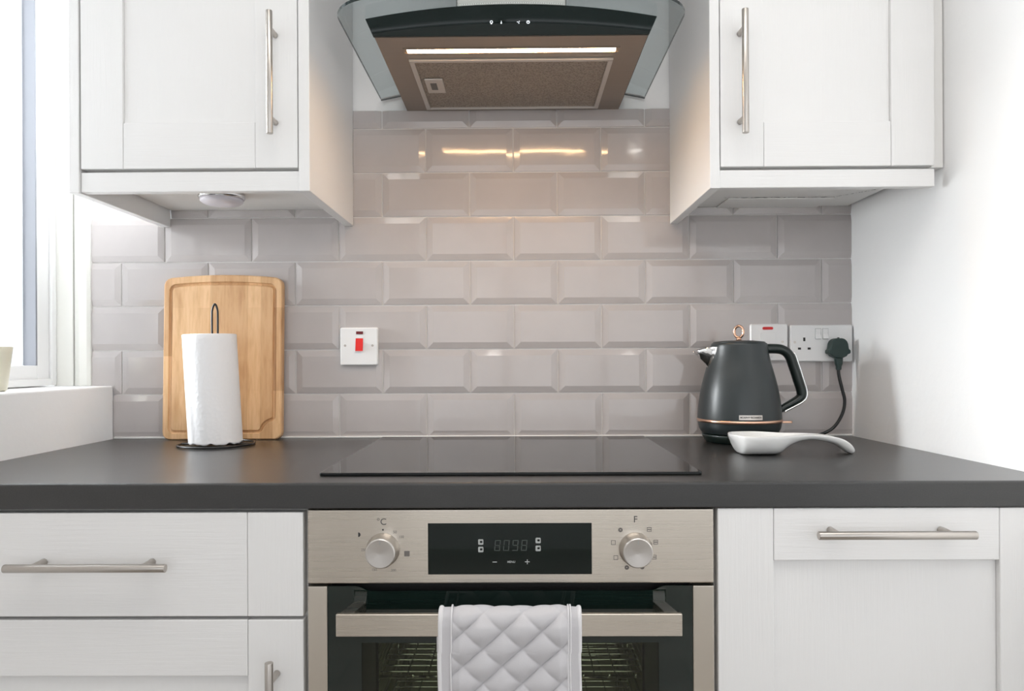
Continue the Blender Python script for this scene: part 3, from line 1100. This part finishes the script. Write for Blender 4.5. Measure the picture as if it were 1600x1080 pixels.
# resample at equal steps
cum = [0]
for a, b in zip(sp, sp[1:]):
    cum.append(cum[-1] + (b - a).length)
tot = cum[-1]
NV = 300
line = []
k = 0
for i in range(NV + 1):
    d_ = tot * i / NV
    while k < len(cum) - 2 and cum[k + 1] < d_:
        k += 1
    u = (d_ - cum[k]) / max(cum[k + 1] - cum[k], 1e-9)
    line.append(sp[k].lerp(sp[k + 1], u))
bm = nb()
NU = 150
GW0, GW1 = -0.0945, 0.0965
QP = 0.049
grid = []
for i, p in enumerate(line):
    tg = (line[min(i + 1, NV)] - line[max(i - 1, 0)]).normalized()
    nrm = Vector((0, tg.z, -tg.y)) * -1.0   # outward (towards -y on the front)
    if i == 0:
        pass
    row = []
    v_ = tot * i / NV
    for j in range(NU + 1):
        x = GW0 + (GW1 - GW0) * j / NU
        a = abs(math.sin(PI * (x / 0.0535 + v_ / 0.047 + 0.25))); b = abs(math.sin(PI * (x / 0.0535 - v_ / 0.047 + 0.08)))
        q = (0.45 + 0.55 * a ** 0.6) * (b ** 0.55)
        ex = min(x - (GW0 + 0.016), (GW1 - 0.016) - x)
        if ex < 0:
            hgt = 0.0028
        else:
            hgt = 0.0005 + 0.0108 * q * min(1.0, 0.45 + ex / 0.02)
        over_f = 1.0 if v_ < 0.285 else max(0.35, 1 - (v_ - 0.285) / 0.03)
        wv = 0.0015 * math.sin(9 * x * 6 + v_ * 14)
        pt = p + nrm * (hgt * over_f + wv * 0.4)
        skew = 0.0
        if v_ > 0.33:
            skew = -0.0065 * min(1, (v_ - 0.33) / 0.03)
        pt.x = x + skew + 0.0022 * math.sin(v_ * 16 + 0.6) * (1 if v_ < 0.25 else 0.5)
        row.append(bm.verts.new(pt))
    grid.append(row)
for i in range(NV):
    for j in range(NU):
        bm.faces.new((grid[i][j], grid[i][j + 1], grid[i + 1][j + 1], grid[i + 1][j])).smooth = True
o = obj('quilted_cloth', bm, 'fabric', t)
so = o.modifiers.new('thickness', 'SOLIDIFY'); so.thickness = 0.0035; so.offset = -1
# bindings along both edges, and stitched piping lines
def along(x, off, i0=0, i1=NV, step=3, edge=False):
    P_ = []
    for i in list(range(i0, i1, step)) + [i1]:
        p = line[i]
        tg = (line[min(i + 1, NV)] - line[max(i - 1, 0)]).normalized()
        nrm = Vector((0, tg.z, -tg.y)) * -1.0
        v_ = tot * i / NV
        skew = -0.0065 * min(1, (v_ - 0.33) / 0.03) if v_ > 0.33 else 0.0
        q = p + nrm * off
        q.x = x + skew + 0.0022 * math.sin(v_ * 16 + 0.6) * (1 if v_ < 0.25 else 0.5)
        P_.append(q)
    return P_


for x in (GW0 + 0.0005, GW1 - 0.0005):
    bm = nb(); tube(bm, along(x, -0.0002), 0.0036, 10)
    obj('edge_binding', bm, 'piping', t)
for x in (GW0 + 0.0155, GW1 - 0.0155, GW1 - 0.0125):
    bm = nb(); tube(bm, along(x, 0.0034), 0.0012, 8)
    obj('piping', bm, 'piping', t)
# rounded end of the rear pocket showing left of the cloth
bm = nb()
prism(bm, rrect(-0.1010, -0.060, 0.683, 0.735, 0.010, 6), 'y', -0.652, -0.6475)
obj('rear_pocket', bm, 'fabric', t, bevel=0.0018, seg=3)

# ================================================================== SOCKETS AND SWITCHES
def plate(t, x0, x1, z0, z1, d=0.0095):
    bm = nb()
    A_ = rrect(x0, x1, z0, z1, 0.004, 4)
    B_ = rrect(x0 + 0.0022, x1 - 0.0022, z0 + 0.0022, z1 - 0.0022, 0.0035, 4)
    a = [bm.verts.new((x, 0.0, z)) for x, z in A_]; b = [bm.verts.new((x, -d + 0.003, z)) for x, z in A_]
    c = [bm.verts.new((x, -d, z)) for x, z in B_]
    n_ = len(a)
    for p, q in ((a, b), (b, c)):
        for i in range(n_):
            bm.faces.new((p[i], p[(i + 1) % n_], q[(i + 1) % n_], q[i]))
    bm.faces.new(c)
    return obj('faceplate', bm, 'plastic', t)


def screw(pl_, x, z, y):
    bm = nb(); cyl(bm, (x, y + 0.002, z), (x, y - 0.0002, z), 0.0028, seg=16)
    obj('screw', bm, 'nickel', pl_)


t = thing('cooker_switch', 'square white cooker switch with a red rocker on the tiles left of the hob', 'switch', (-0.3525, 0, 1.12))
pl_ = plate(t, -0.396, -0.309, 1.0775, 1.1645)
sx_, sz_ = -0.3525, 1.121
bm = nb()
prism(bm, [(-0.0145, sz_ - 0.0105), (-0.0145, sz_ + 0.0205), (-0.0092, sz_ + 0.0205), (-0.0105, sz_ + 0.004), (-0.0150, sz_ - 0.0105)][::-1], 'x', sx_ - 0.0085 + 0.001, sx_ + 0.0085 + 0.001)
for v in bm.verts:
    if v.co.y < -0.0140 and v.co.z > sz_:
        v.co.y = -0.0095
o = obj('rocker', bm, 'red', t, bevel=0.0008)
o['label'] = 'red rocker'
bm = nb(); box(bm, sx_ - 0.0110 + 0.001, sx_ + 0.0110 + 0.001, -0.0098, -0.004, sz_ - 0.0135, sz_ + 0.0230)
obj('rocker_surround', bm, 'plastic', t, bevel=0.0005)
bm = nb(); box(bm, sx_ - 0.0075 + 0.001, sx_ + 0.0085 + 0.001, -0.0105, -0.004, 1.149, 1.1555)
o = obj('indicator_neon', bm, 'neon_dark', t, bevel=0.0005)
o['label'] = 'dark red indicator window'
screw(pl_, sx_ - 0.032, sz_ + 0.002, -0.0095); screw(pl_, sx_ + 0.031, sz_ + 0.002, -0.0095)

t = thing('fused_switch', 'white single switch plate with a lit red neon, partly behind the kettle', 'switch', (0.586, 0, 1.125))
pl_ = plate(t, 0.5435, 0.6290, 1.083, 1.168)
bm = nb(); prism(bm, rrect(0.571, 0.595, 1.1545, 1.1610, 0.003, 4), 'y', -0.0108, -0.005)
obj('indicator_neon', bm, 'neon', t)['label'] = 'glowing red neon'
screw(pl_, 0.6165, 1.1265, -0.0095); screw(pl_, 0.5560, 1.1265, -0.0095)
bm = nb(); prism(bm, rrect(0.566, 0.601, 1.118, 1.148, 0.004, 4), 'y', -0.0108, -0.005)
obj('fuse_carrier', bm, 'plastic', t, bevel=0.0006)
bm = nb(); box(bm, 0.574, 0.593, -0.0125, -0.005, 1.092, 1.110)
obj('rocker', bm, 'plastic', t, bevel=0.001)

t = thing('double_socket', 'white double plug socket on the tiles beside the right wall', 'socket', (0.706, 0, 1.123))
pl_ = plate(t, 0.6335, 0.7765, 1.081, 1.165)
for x in (0.6975, 0.7140):
    bm = nb()
    prism(bm, [(-0.0085, 1.133), (-0.0145, 1.133), (-0.0105, 1.144), (-0.0115, 1.156), (-0.0085, 1.156)], 'x', x - 0.0058, x + 0.0058)
    obj('rocker', bm, 'plastic', t, bevel=0.0006)
    bm = nb(); box(bm, x - 0.0068, x + 0.0068, -0.0097, -0.005, 1.132, 1.157)
    obj('rocker_surround', bm, 'print_white', t)
for cx_ in (0.660, 0.7375):
    for (dx, dz, w2, h2) in ((0, 0.0065, 0.0024, 0.0042), (-0.011, -0.0145, 0.0034, 0.0024), (0.011, -0.0145, 0.0034, 0.0024)):
        bm = nb(); box(bm, cx_ + 0.006 + dx - w2, cx_ + 0.006 + dx + w2, -0.0098, -0.006, 1.1255 + dz - h2, 1.1255 + dz + h2)
        obj('pin_slot', bm, 'slot', pl_)
screw(pl_, 0.6445, 1.1255, -0.0095)

# ================================================================== KETTLE
KC = (0.4875, -0.107)
t = thing('kettle', 'matt charcoal kettle with rose gold band and ring, plugged in at the right', 'kettle', (KC[0], KC[1], 0.910))
bm = nb()
lathe(bm, [(0.050, 0.9102), (0.068, 0.9105), (0.0715, 0.913), (0.0775, 0.923), (0.0790, 0.9275), (0.078, 0.9285), (0.05, 0.9290)], KC)
obj('power_base', bm, 'kettle_plastic', t)
bm = nb()
prof = [(0.070, 0.9300), (0.0775, 0.9305), (0.0800, 0.933), (0.0845, 0.942), (0.0865, 0.9535), (0.0872, 0.958), (0.0870, 0.966), (0.0855, 0.985), (0.0825, 1.008),
        (0.0780, 1.032), (0.0720, 1.056), (0.0665, 1.076), (0.0625, 1.093), (0.0600, 1.107), (0.0588, 1.117), (0.0570, 1.1215), (0.054, 1.1225)]
pr = [(v.x, v.z) for v in spline([(a, 0, b) for a, b in prof], 4)]
lathe(bm, pr, KC, 96)
body = obj('kettle_body', bm, 'kettle', t)
bm = nb()
lathe(bm, [(0.0855, 0.9540), (0.0881, 0.9545), (0.0886, 0.9578), (0.0881, 0.9608), (0.0865, 0.9614)], KC, 96)
obj('metal_band', bm, 'copper', t)['label'] = 'thin rose gold band'
bm = nb()
lathe(bm, [(0.0545, 1.1215), (0.0545, 1.1235), (0.052, 1.1250), (0.030, 1.1275), (0.006, 1.1282)], KC)
lid = obj('lid', bm, 'kettle', t)
bm = nb()
cyl(bm, (KC[0], KC[1], 1.1278), (KC[0], KC[1], 1.1345), 0.0058, 0.0042)
pts = [(KC[0] + 0.0078 * math.cos(a), KC[1] - 0.006 * math.cos(a), 1.1465 + 0.0125 * math.sin(a)) for a in [2 * PI * k / 32 for k in range(32)]]
tube(bm, pts, 0.0028, 12, closed=True)
obj('ring_pull', bm, 'copper', lid)['label'] = 'rose gold ring'
# spout: chrome V-shaped pourer
bm = nb()
def srow(x, zt, zb, hw):
    return [(x, -hw, zt), (x + 0.002, -hw * 0.72, (zt * 0.55 + zb * 0.45)), (x + 0.004, -hw * 0.25, zb + 0.002), (x + 0.004, 0, zb), (x + 0.004, hw * 0.25, zb + 0.002), (x + 0.002, hw * 0.72, (zt * 0.55 + zb * 0.45)), (x, hw, zt)]
st_ = [srow(-0.052, 1.1140, 1.060, 0.030), srow(-0.067, 1.1135, 1.0635, 0.026), srow(-0.076, 1.1115, 1.0755, 0.0200), srow(-0.0860, 1.1080, 1.0860, 0.0135), srow(-0.0985, 1.1040, 1.0990, 0.0045)]
V = [[bm.verts.new((KC[0] + x, KC[1] + y, z)) for x, y, z in r_] for r_ in st_]
for A_, B_ in zip(V, V[1:]):
    for i in range(6):
        bm.faces.new((A_[i], A_[i + 1], B_[i + 1], B_[i])).smooth = True
sp_ = obj('spout', bm, 'chrome', t)
so = sp_.modifiers.new('thickness', 'SOLIDIFY'); so.thickness = 0.0022; so.offset = 1
bm = nb()
V2 = [[r_[0], r_[6]] for r_ in st_[:4]]
VV = [[bm.verts.new((KC[0] + x + 0.001, KC[1] + y * 0.9, z - 0.0015)) for x, y, z in r_] for r_ in V2]
for A_, B_ in zip(VV, VV[1:]):
    bm.faces.new((A_[0], A_[1], B_[1], B_[0]))
obj('spout_filter', bm, 'nickel', t)
# handle
hp = [(0.052, 0, 1.1090), (0.070, 0, 1.1100), (0.092, 0, 1.1075), (0.107, 0, 1.0960), (0.1165, 0, 1.0720), (0.1260, 0, 1.0420), (0.1335, 0, 1.0160), (0.1300, 0, 1.0040), (0.1130, 0, 0.9930), (0.0950, 0, 0.9830), (0.0840, 0, 0.9760)]
path_h = [Vector((KC[0] + p.x, KC[1] + p.y, p.z)) for p in spline(hp, 8)]
nh = len(path_h)
rad = []
for i in range(nh):
    u = i / (nh - 1)
    rad.append(0.0105 if u < 0.15 else (0.0105 - 0.001 * (u - .15) if u < 0.62 else max(0.0072, 0.0100 - 0.009 * (u - 0.62))))
bm = nb(); tube(bm, path_h, 0.01, 16, up=(0, 1, 0), sx=1.15, radii=rad)
hd = obj('handle', bm, 'kettle_plastic', t)
bm = nb()
edge = []
for i in range(int(nh * 0.30), int(nh * 0.93)):
    d_ = (path_h[min(i + 1, nh - 1)] - path_h[max(i - 1, 0)]).normalized()
    outv = Vector((-d_.z, 0, d_.x))
    if outv.x < 0 and d_.z < 0:
        outv = -outv
    edge.append(path_h[i] + Vector((-d_.z, 0, d_.x)).normalized() * (rad[i] - 0.0002))
tube(bm, edge, 0.0032, 10, up=(0, 1, 0), sx=2.4)
obj('chrome_trim', bm, 'chrome', hd)['label'] = 'chrome strip along the handle'
# switch lever
bm = nb()
prism(bm, rrect(KC[0] + 0.083, KC[0] + 0.1125, KC[1] - 0.008, KC[1] + 0.008, 0.005, 4), 'z', 0.9500, 0.9545)
obj('switch_lever', bm, 'copper', t, bevel=0.001)['label'] = 'rose gold switch lever'
# maker's badge, following the curve of the body
bm = nb()
ang0, ang1 = -1.87, -1.33
def on_body(a, z, off):
    r_ = 0.0866 + off if z > 0.97 else 0.087 + off
    return (KC[0] + r_ * math.cos(a), KC[1] + r_ * math.sin(a), z)
na = 16
ba, bb, bc, bd = [], [], [], []
for i in range(na + 1):
    a = ang0 + (ang1 - ang0) * i / na
    ba.append(bm.verts.new(on_body(a, 0.9640, 0.0))); bb.append(bm.verts.new(on_body(a, 0.9640, 0.0016)))
    bc.append(bm.verts.new(on_body(a, 0.9735, 0.0014))); bd.append(bm.verts.new(on_body(a, 0.9735, -0.002)))
for i in range(na):
    for p, q in ((ba, bb), (bb, bc), (bc, bd)):
        bm.faces.new((p[i], p[i + 1], q[i + 1], q[i]))
bg_ = obj('badge', bm, 'nickel', body)
# badge lettering bent round the body
tx = text('badge_lettering', 'MORPHY RICHARDS', 0.0052, (KC[0], 0, 0.96875), 'print_dark', body, 0.0001, bold=0.00012)
amid = (ang0 + ang1) / 2
wl_ = WL[body.name]
me = tx.data
xs_ = [v.co.x for v in me.vertices]
wd = max(xs_) - min(xs_)
xm = (max(xs_) + min(xs_)) / 2
for v in me.vertices:
    a = amid + (v.co.x - xm) / wd * (ang1 - ang0) * 0.90
    z = v.co.z + wl_.z
    p = on_body(a, z, 0.0019)
    v.co = Vector(p) - wl_
# cord and plug
cp_ = spline([(KC[0] + 0.074, KC[1] + 0.02, 0.9175), (0.60, -0.075, 0.915), (0.645, -0.045, 0.914), (0.690, -0.030, 0.916), (0.722, -0.030, 0.932), (0.742, -0.030, 0.962), (0.748, -0.030, 0.992), (0.743, -0.028, 1.02), (0.737, -0.026, 1.050), (0.7360, -0.025, 1.072)], 10)
bm = nb(); tube(bm, cp_, 0.0036, 12)
cd = obj('power_cord', bm, 'cable', t)
bm = nb()
PX, PZ = 0.7370, 1.110
out = []
for (dx, dz) in ((-0.0175, 0.0165), (-0.0195, 0.0120), (-0.0215, -0.0010), (-0.0255, -0.0030), (-0.0255, -0.0105), (-0.0195, -0.0125), (-0.0160, -0.0170), (-0.0060, -0.0215),
                 (0.0060, -0.0215), (0.0160, -0.0170), (0.0195, -0.0125), (0.0255, -0.0105), (0.0255, -0.0030), (0.0215, -0.0010), (0.0198, 0.0110), (0.0175, 0.0165), (0.0145, 0.0200), (0.0105, 0.0225), (0.0055, 0.0238), (-0.0055, 0.0238), (-0.0105, 0.0225), (-0.0145, 0.0200)):
    out.append((PX + dx * 0.97, PZ + dz))
prism(bm, out, 'y', -0.0325, -0.0102)
prism(bm, [(PX - 0.0085, PZ - 0.020), (PX + 0.0085, PZ - 0.020), (PX + 0.0075, PZ - 0.034), (PX + 0.005, PZ - 0.040), (PX + 0.0048, PZ - 0.048), (PX - 0.0048, PZ - 0.048), (PX - 0.005, PZ - 0.040), (PX - 0.0075, PZ - 0.034)], 'y', -0.0305, -0.019)
obj('plug', bm, 'plug', cd, bevel=0.0028, seg=3)

# ================================================================== SPOON REST
t = thing('spoon_rest', 'white ceramic spoon rest with curled handle on the worktop in front of the kettle', 'spoon rest', (0.50, -0.30, 0.910))
# stations along x: x, half width, rim z, inner z, bottom z
ST = [(0.4090, 0.004, 0.9470, 0.9465, 0.9440), (0.4115, 0.018, 0.9475, 0.9440, 0.9390), (0.4160, 0.030, 0.9478, 0.9360, 0.9310), (0.4215, 0.038, 0.9478, 0.9270, 0.9200),
      (0.4290, 0.045, 0.9478, 0.9170, 0.9104), (0.4500, 0.0495, 0.9478, 0.9140, 0.9100), (0.4700, 0.0490, 0.9478, 0.9140, 0.9100), (0.4880, 0.0440, 0.9475, 0.9160, 0.9100),
      (0.5010, 0.0370, 0.9472, 0.9230, 0.9140), (0.5120, 0.0300, 0.9468, 0.9310, 0.9225), (0.5260, 0.0240, 0.9468, 0.9375, 0.9295), (0.5420, 0.0195, 0.9470, 0.9425, 0.9345),
      (0.5620, 0.0170, 0.9465, 0.9445, 0.9365), (0.5850, 0.0170, 0.9450, 0.9435, 0.9335), (0.6050, 0.0180, 0.9415, 0.9400, 0.9275), (0.6180, 0.0185, 0.9370, 0.9355, 0.9195),
      (0.6270, 0.0185, 0.9315, 0.9305, 0.9125), (0.6340, 0.0170, 0.9250, 0.9250, 0.9103), (0.6385, 0.0130, 0.9190, 0.9190, 0.9108), (0.6400, 0.0080, 0.9155, 0.9155, 0.9125)]
SPL = []
cols = list(zip(*ST))
src = [Vector((s_[0], s_[1], s_[2])) for s_ in ST]
src2 = [Vector((s_[0], s_[3], s_[4])) for s_ in ST]
A1, A2 = spline(src, 4), spline(src2, 4)
bm = nb()
rings = []
for p, q in zip(A1, A2):
    x, hw, zr = p
    zi, zb = q.y, q.z
    rg = []
    m_ = 12
    rim = min(0.0035, hw * 0.3)
    # outside from +hw rim down round to -hw rim
    for k in range(m_ + 1):
        a = PI * k / m_
        c_, s_ = math.cos(a), math.sin(a)
        yy = hw * (abs(c_) ** 0.62) * (1 if c_ >= 0 else -1)
        zz = zr - (zr - zb) * (s_ ** 0.75)
        rg.append((x, yy, zz))
    for k in range(m_ + 1):
        a = PI * k / m_
        c_, s_ = -math.cos(a), math.sin(a)
        yy = (hw - rim) * (abs(c_) ** 0.62) * (1 if c_ >= 0 else -1)
        zz = zr + 0.0006 - (zr - zi) * (s_ ** 0.8)
        rg.append((x, yy, max(zz, zb + 0.0025)))
    rings.append([bm.verts.new((X_, -0.302 + Y_, Z_)) for X_, Y_, Z_ in rg])
for A_, B_ in zip(rings, rings[1:]):
    n_ = len(A_)
    for i in range(n_):
        bm.faces.new((A_[i], A_[(i + 1) % n_], B_[(i + 1) % n_], B_[i])).smooth = True
bm.faces.new(rings[0]); bm.faces.new(rings[-1][::-1])
obj('dish', bm, 'ceramic', t, sub=1)

# ================================================================== CHOPPING BOARD
t = thing('chopping_board', 'blond wooden chopping board with juice groove leaning on the tiles behind the paper towel', 'chopping board', (-0.6605, -0.034, 0.910))
NPB = 160
BW, BH = 0.1355, 0.3755


def outline_pt(path, s):
    """path: list of 2D pts closed; s in 0..1 along the perimeter"""
    return path


def resample(path, n):
    P_ = [Vector((p[0], p[1], 0)) for p in path] + [Vector((path[0][0], path[0][1], 0))]
    cum = [0]
    for a, b in zip(P_, P_[1:]):
        cum.append(cum[-1] + (b - a).length)
    out, k = [], 0
    for i in range(n):
        d_ = cum[-1] * i / n
        while cum[k + 1] < d_:
            k += 1
        u = (d_ - cum[k]) / max(cum[k + 1] - cum[k], 1e-9)
        q = P_[k].lerp(P_[k + 1], u)
        out.append((q.x, q.y))
    return out


def board_outline(hw, z0, z1, r_, arch_):
    pts = rrect(-hw, hw, z0, z1, r_, 8)
    out = []
    # insert points along the top edge so it can bow upward
    for i, p in enumerate(pts):
        out.append(p)
        if i == 8:      # end of the top right corner -> top edge
            for k in range(1, 12):
                out.append((pts[8][0] + (pts[9][0] - pts[8][0]) * k / 12, z1))
    return [(x, z + (arch_ * (1 - (x / hw) ** 2) if z > (z0 + z1) / 2 else 0)) for x, z in out]


outer = board_outline(BW, 0.0, BH - 0.008, 0.016, 0.008)
gr = board_outline(BW - 0.0165, 0.0175, BH - 0.0255, 0.010, 0.006)
# notch in the lower right of the groove (concave quarter)
gx_r, gz_b = BW - 0.0165, 0.0175
notch = []
gr2 = [p for p in gr if not (p[0] > gx_r - 0.012 and p[1] < gz_b + 0.012)]
cxn, czn = gx_r - 0.006, gz_b + 0.006
S_ = [(gx_r - 0.034, gz_b), (gx_r - 0.031, gz_b + 0.0015), (gx_r - 0.0285, gz_b + 0.007), (gx_r - 0.024, gz_b + 0.0165), (gx_r - 0.016, gz_b + 0.0235), (gx_r - 0.007, gz_b + 0.027), (gx_r - 0.001, gz_b + 0.0305), (gx_r, gz_b + 0.035)]
gr3 = gr2 + S_
OUT = outer
# match counts by angle-free perimeter resampling, aligned at the top right
go_path = resample(gr3, NPB)
ou_path = resample(OUT, NPB)


def offset(path, d_):
    n_ = len(path); out = []
    for i in range(n_):
        a, b = path[i - 1], path[(i + 1) % n_]
        tx_, tz_ = b[0] - a[0], b[1] - a[1]
        l_ = math.hypot(tx_, tz_) or 1
        out.append((path[i][0] - tz_ / l_ * d_, path[i][1] + tx_ / l_ * d_))
    return out


gw = 0.0042
g_out, g_in = offset(go_path, -gw), offset(go_path, gw)
g_mo, g_mi = offset(go_path, -gw * 0.55), offset(go_path, gw * 0.55)
TH = 0.0185
bm = nb()
ringdef = [(ou_path, TH), (offset(ou_path, 0), 0.0025), (offset(ou_path, 0.0025), 0.0), (g_out, 0.0), (g_mo, 0.0042), (go_path, 0.0052), (g_mi, 0.0042), (g_in, 0.0)]
RV = [[bm.verts.new((x, y, z)) for x, z in pth] for pth, y in ringdef]
for A_, B_ in zip(RV, RV[1:]):
    for i in range(NPB):
        bm.faces.new((A_[i], A_[(i + 1) % NPB], B_[(i + 1) % NPB], B_[i]))
bm.faces.new(RV[-1]); bm.faces.new(RV[0][::-1])
bmesh.ops.recalc_face_normals(bm, faces=bm.faces)
me = bpy.data.meshes.new('board'); bm.to_mesh(me); bm.free(); me.materials.append(M['board'])
o = bpy.data.objects.new('board', me); COL.objects.link(o); o.parent = t
o.rotation_euler = (-0.038, 0, 0)
o.location = (0, 0.0, 0.0008)

# ================================================================== PAPER TOWEL AND HOLDER
RC = (-0.637, -0.137)
t = thing('paper_towel_holder', 'black wire paper towel holder with a looped top in front of the chopping board', 'paper towel holder', (-0.628, -0.137, 0.910))
bm = nb()
pts = [(-0.628 + 0.076 * math.cos(a), -0.137 + 0.076 * math.sin(a), 0.9135) for a in [2 * PI * k / 56 for k in range(56)]]
tube(bm, pts, 0.0026, 10, closed=True)
obj('base_ring', bm, 'wire', t)
bm = nb()
lp = [(-0.0056, 0, 0.9135), (-0.0056, 0, 1.00), (-0.0056, 0, 1.10), (-0.0062, 0, 1.180), (-0.0050, 0, 1.2000), (0.0, 0, 1.2100), (0.0050, 0, 1.2000), (0.0062, 0, 1.180), (0.0056, 0, 1.10), (0.0056, 0, 1.00), (0.0056, 0, 0.9135)]
P_ = spline(lp, 6)
P_ = [Vector((-0.6305 + p.x, -0.137, p.z)) for p in P_]
tube(bm, [Vector((-0.704, -0.137, 0.9135))] + [Vector((-0.66, -0.137, 0.9135))] + P_ + [Vector((-0.60, -0.137, 0.9135)), Vector((-0.552, -0.137, 0.9135))], 0.0022, 10)
obj('wire_loop', bm, 'wire', t)

t = thing('paper_towel_roll', 'white paper towel roll standing on the black wire holder', 'paper towel', (RC[0] + 0.004, RC[1], 0.9165))
def rfn(r_, z, a):
    lean = 0
    return r_ * (1 + 0.010 * math.sin(2 * a + 1.0) + 0.004 * math.sin(5 * a)) if r_ > 0.03 else r_
bm = nb()
segs = 96
zs = [0.9165, 0.9170] + [0.92 + 0.224 * k / 20 for k in range(21)] + [1.1455]
rows = []
for i, z in enumerate(zs):
    u = (z - 0.9165) / 0.229
    cx_ = RC[0] + 0.0075 - 0.0125 * u
    row = []
    for k in range(segs):
        a = 2 * PI * k / segs
        r_ = 0.0535 * (1 + 0.008 * math.sin(2 * a + 1) + 0.003 * math.sin(7 * a + 3 * u))
        if i == 0:
            r_ -= 0.0012
        if i == len(zs) - 1:
            r_ -= 0.0008
        # loose outer sheet: a soft vertical ridge
        da = (a - math.radians(236) + PI) % (2 * PI) - PI
        r_ += 0.0022 * math.exp(-(da / 0.10) ** 2)
        zz = z + (0.0018 * math.sin(9 * a + 1) + 0.0014 * math.sin(17 * a) if i < 2 else 0)
        row.append(bm.verts.new((cx_ + r_ * math.cos(a), RC[1] + r_ * math.sin(a), max(zz, 0.9155) if i < 2 else z + (0.0012 * math.cos(a) if i > 20 else 0))))
    rows.append(row)
for A_, B_ in zip(rows, rows[1:]):
    for k in range(segs):
        bm.faces.new((A_[k], A_[(k + 1) % segs], B_[(k + 1) % segs], B_[k])).smooth = True
# hollow top and bottom rings to the core
for row, z in ((rows[0], 0.9168), (rows[-1], 1.1450)):
    cx_ = RC[0] + 0.0075 - 0.0125 * (z - 0.9165) / 0.229
    inner = [bm.verts.new((cx_ + 0.021 * math.cos(2 * PI * k / segs), RC[1] + 0.021 * math.sin(2 * PI * k / segs), z)) for k in range(segs)]
    for k in range(segs):
        bm.faces.new((row[k], row[(k + 1) % segs], inner[(k + 1) % segs], inner[k]))
    if z < 1:
        low = inner
    else:
        for k in range(segs):
            bm.faces.new((low[k], low[(k + 1) % segs], inner[(k + 1) % segs], inner[k]))
obj('paper', bm, 'paper', t)
bm = nb()
segs = 40
for rr in (0.0208, 0.0196):
    A_ = [bm.verts.new((RC[0] + 0.0075 + rr * math.cos(2 * PI * k / segs), RC[1] + rr * math.sin(2 * PI * k / segs), 0.918)) for k in range(segs)]
    B_ = [bm.verts.new((RC[0] - 0.005 + rr * math.cos(2 * PI * k / segs), RC[1] + rr * math.sin(2 * PI * k / segs), 1.1445)) for k in range(segs)]
    for k in range(segs):
        bm.faces.new((A_[k], A_[(k + 1) % segs], B_[(k + 1) % segs], B_[k])).smooth = True
obj('card_core', bm, 'card', t)

# ================================================================== CEILING DOWNLIGHTS (behind the camera)
def downlight(x, y, label):
    t = thing('ceiling_downlight', label, 'ceiling light', (x, y, 2.40), 'ceiling downlights behind the camera')
    bm = nb(); lathe(bm, [(0.045, 2.3995), (0.045, 2.396), (0.036, 2.394), (0.034, 2.3995)], (x, y), 32)
    obj('bezel', bm, 'chrome', t)
    bm = nb(); lathe(bm, [(0.033, 2.3945), (0.03, 2.3935), (0.002, 2.393)], (x, y), 32)
    obj('lamp', bm, M['spot'], t)


M['spot'] = emit('downlight_lamp', (1.0, 0.95, 0.88), 60)
downlight(-0.16, -2.88, 'recessed chrome ceiling downlight behind the camera, nearer the window')
downlight(0.76, -2.88, 'recessed chrome ceiling downlight behind the camera, farther from the window')
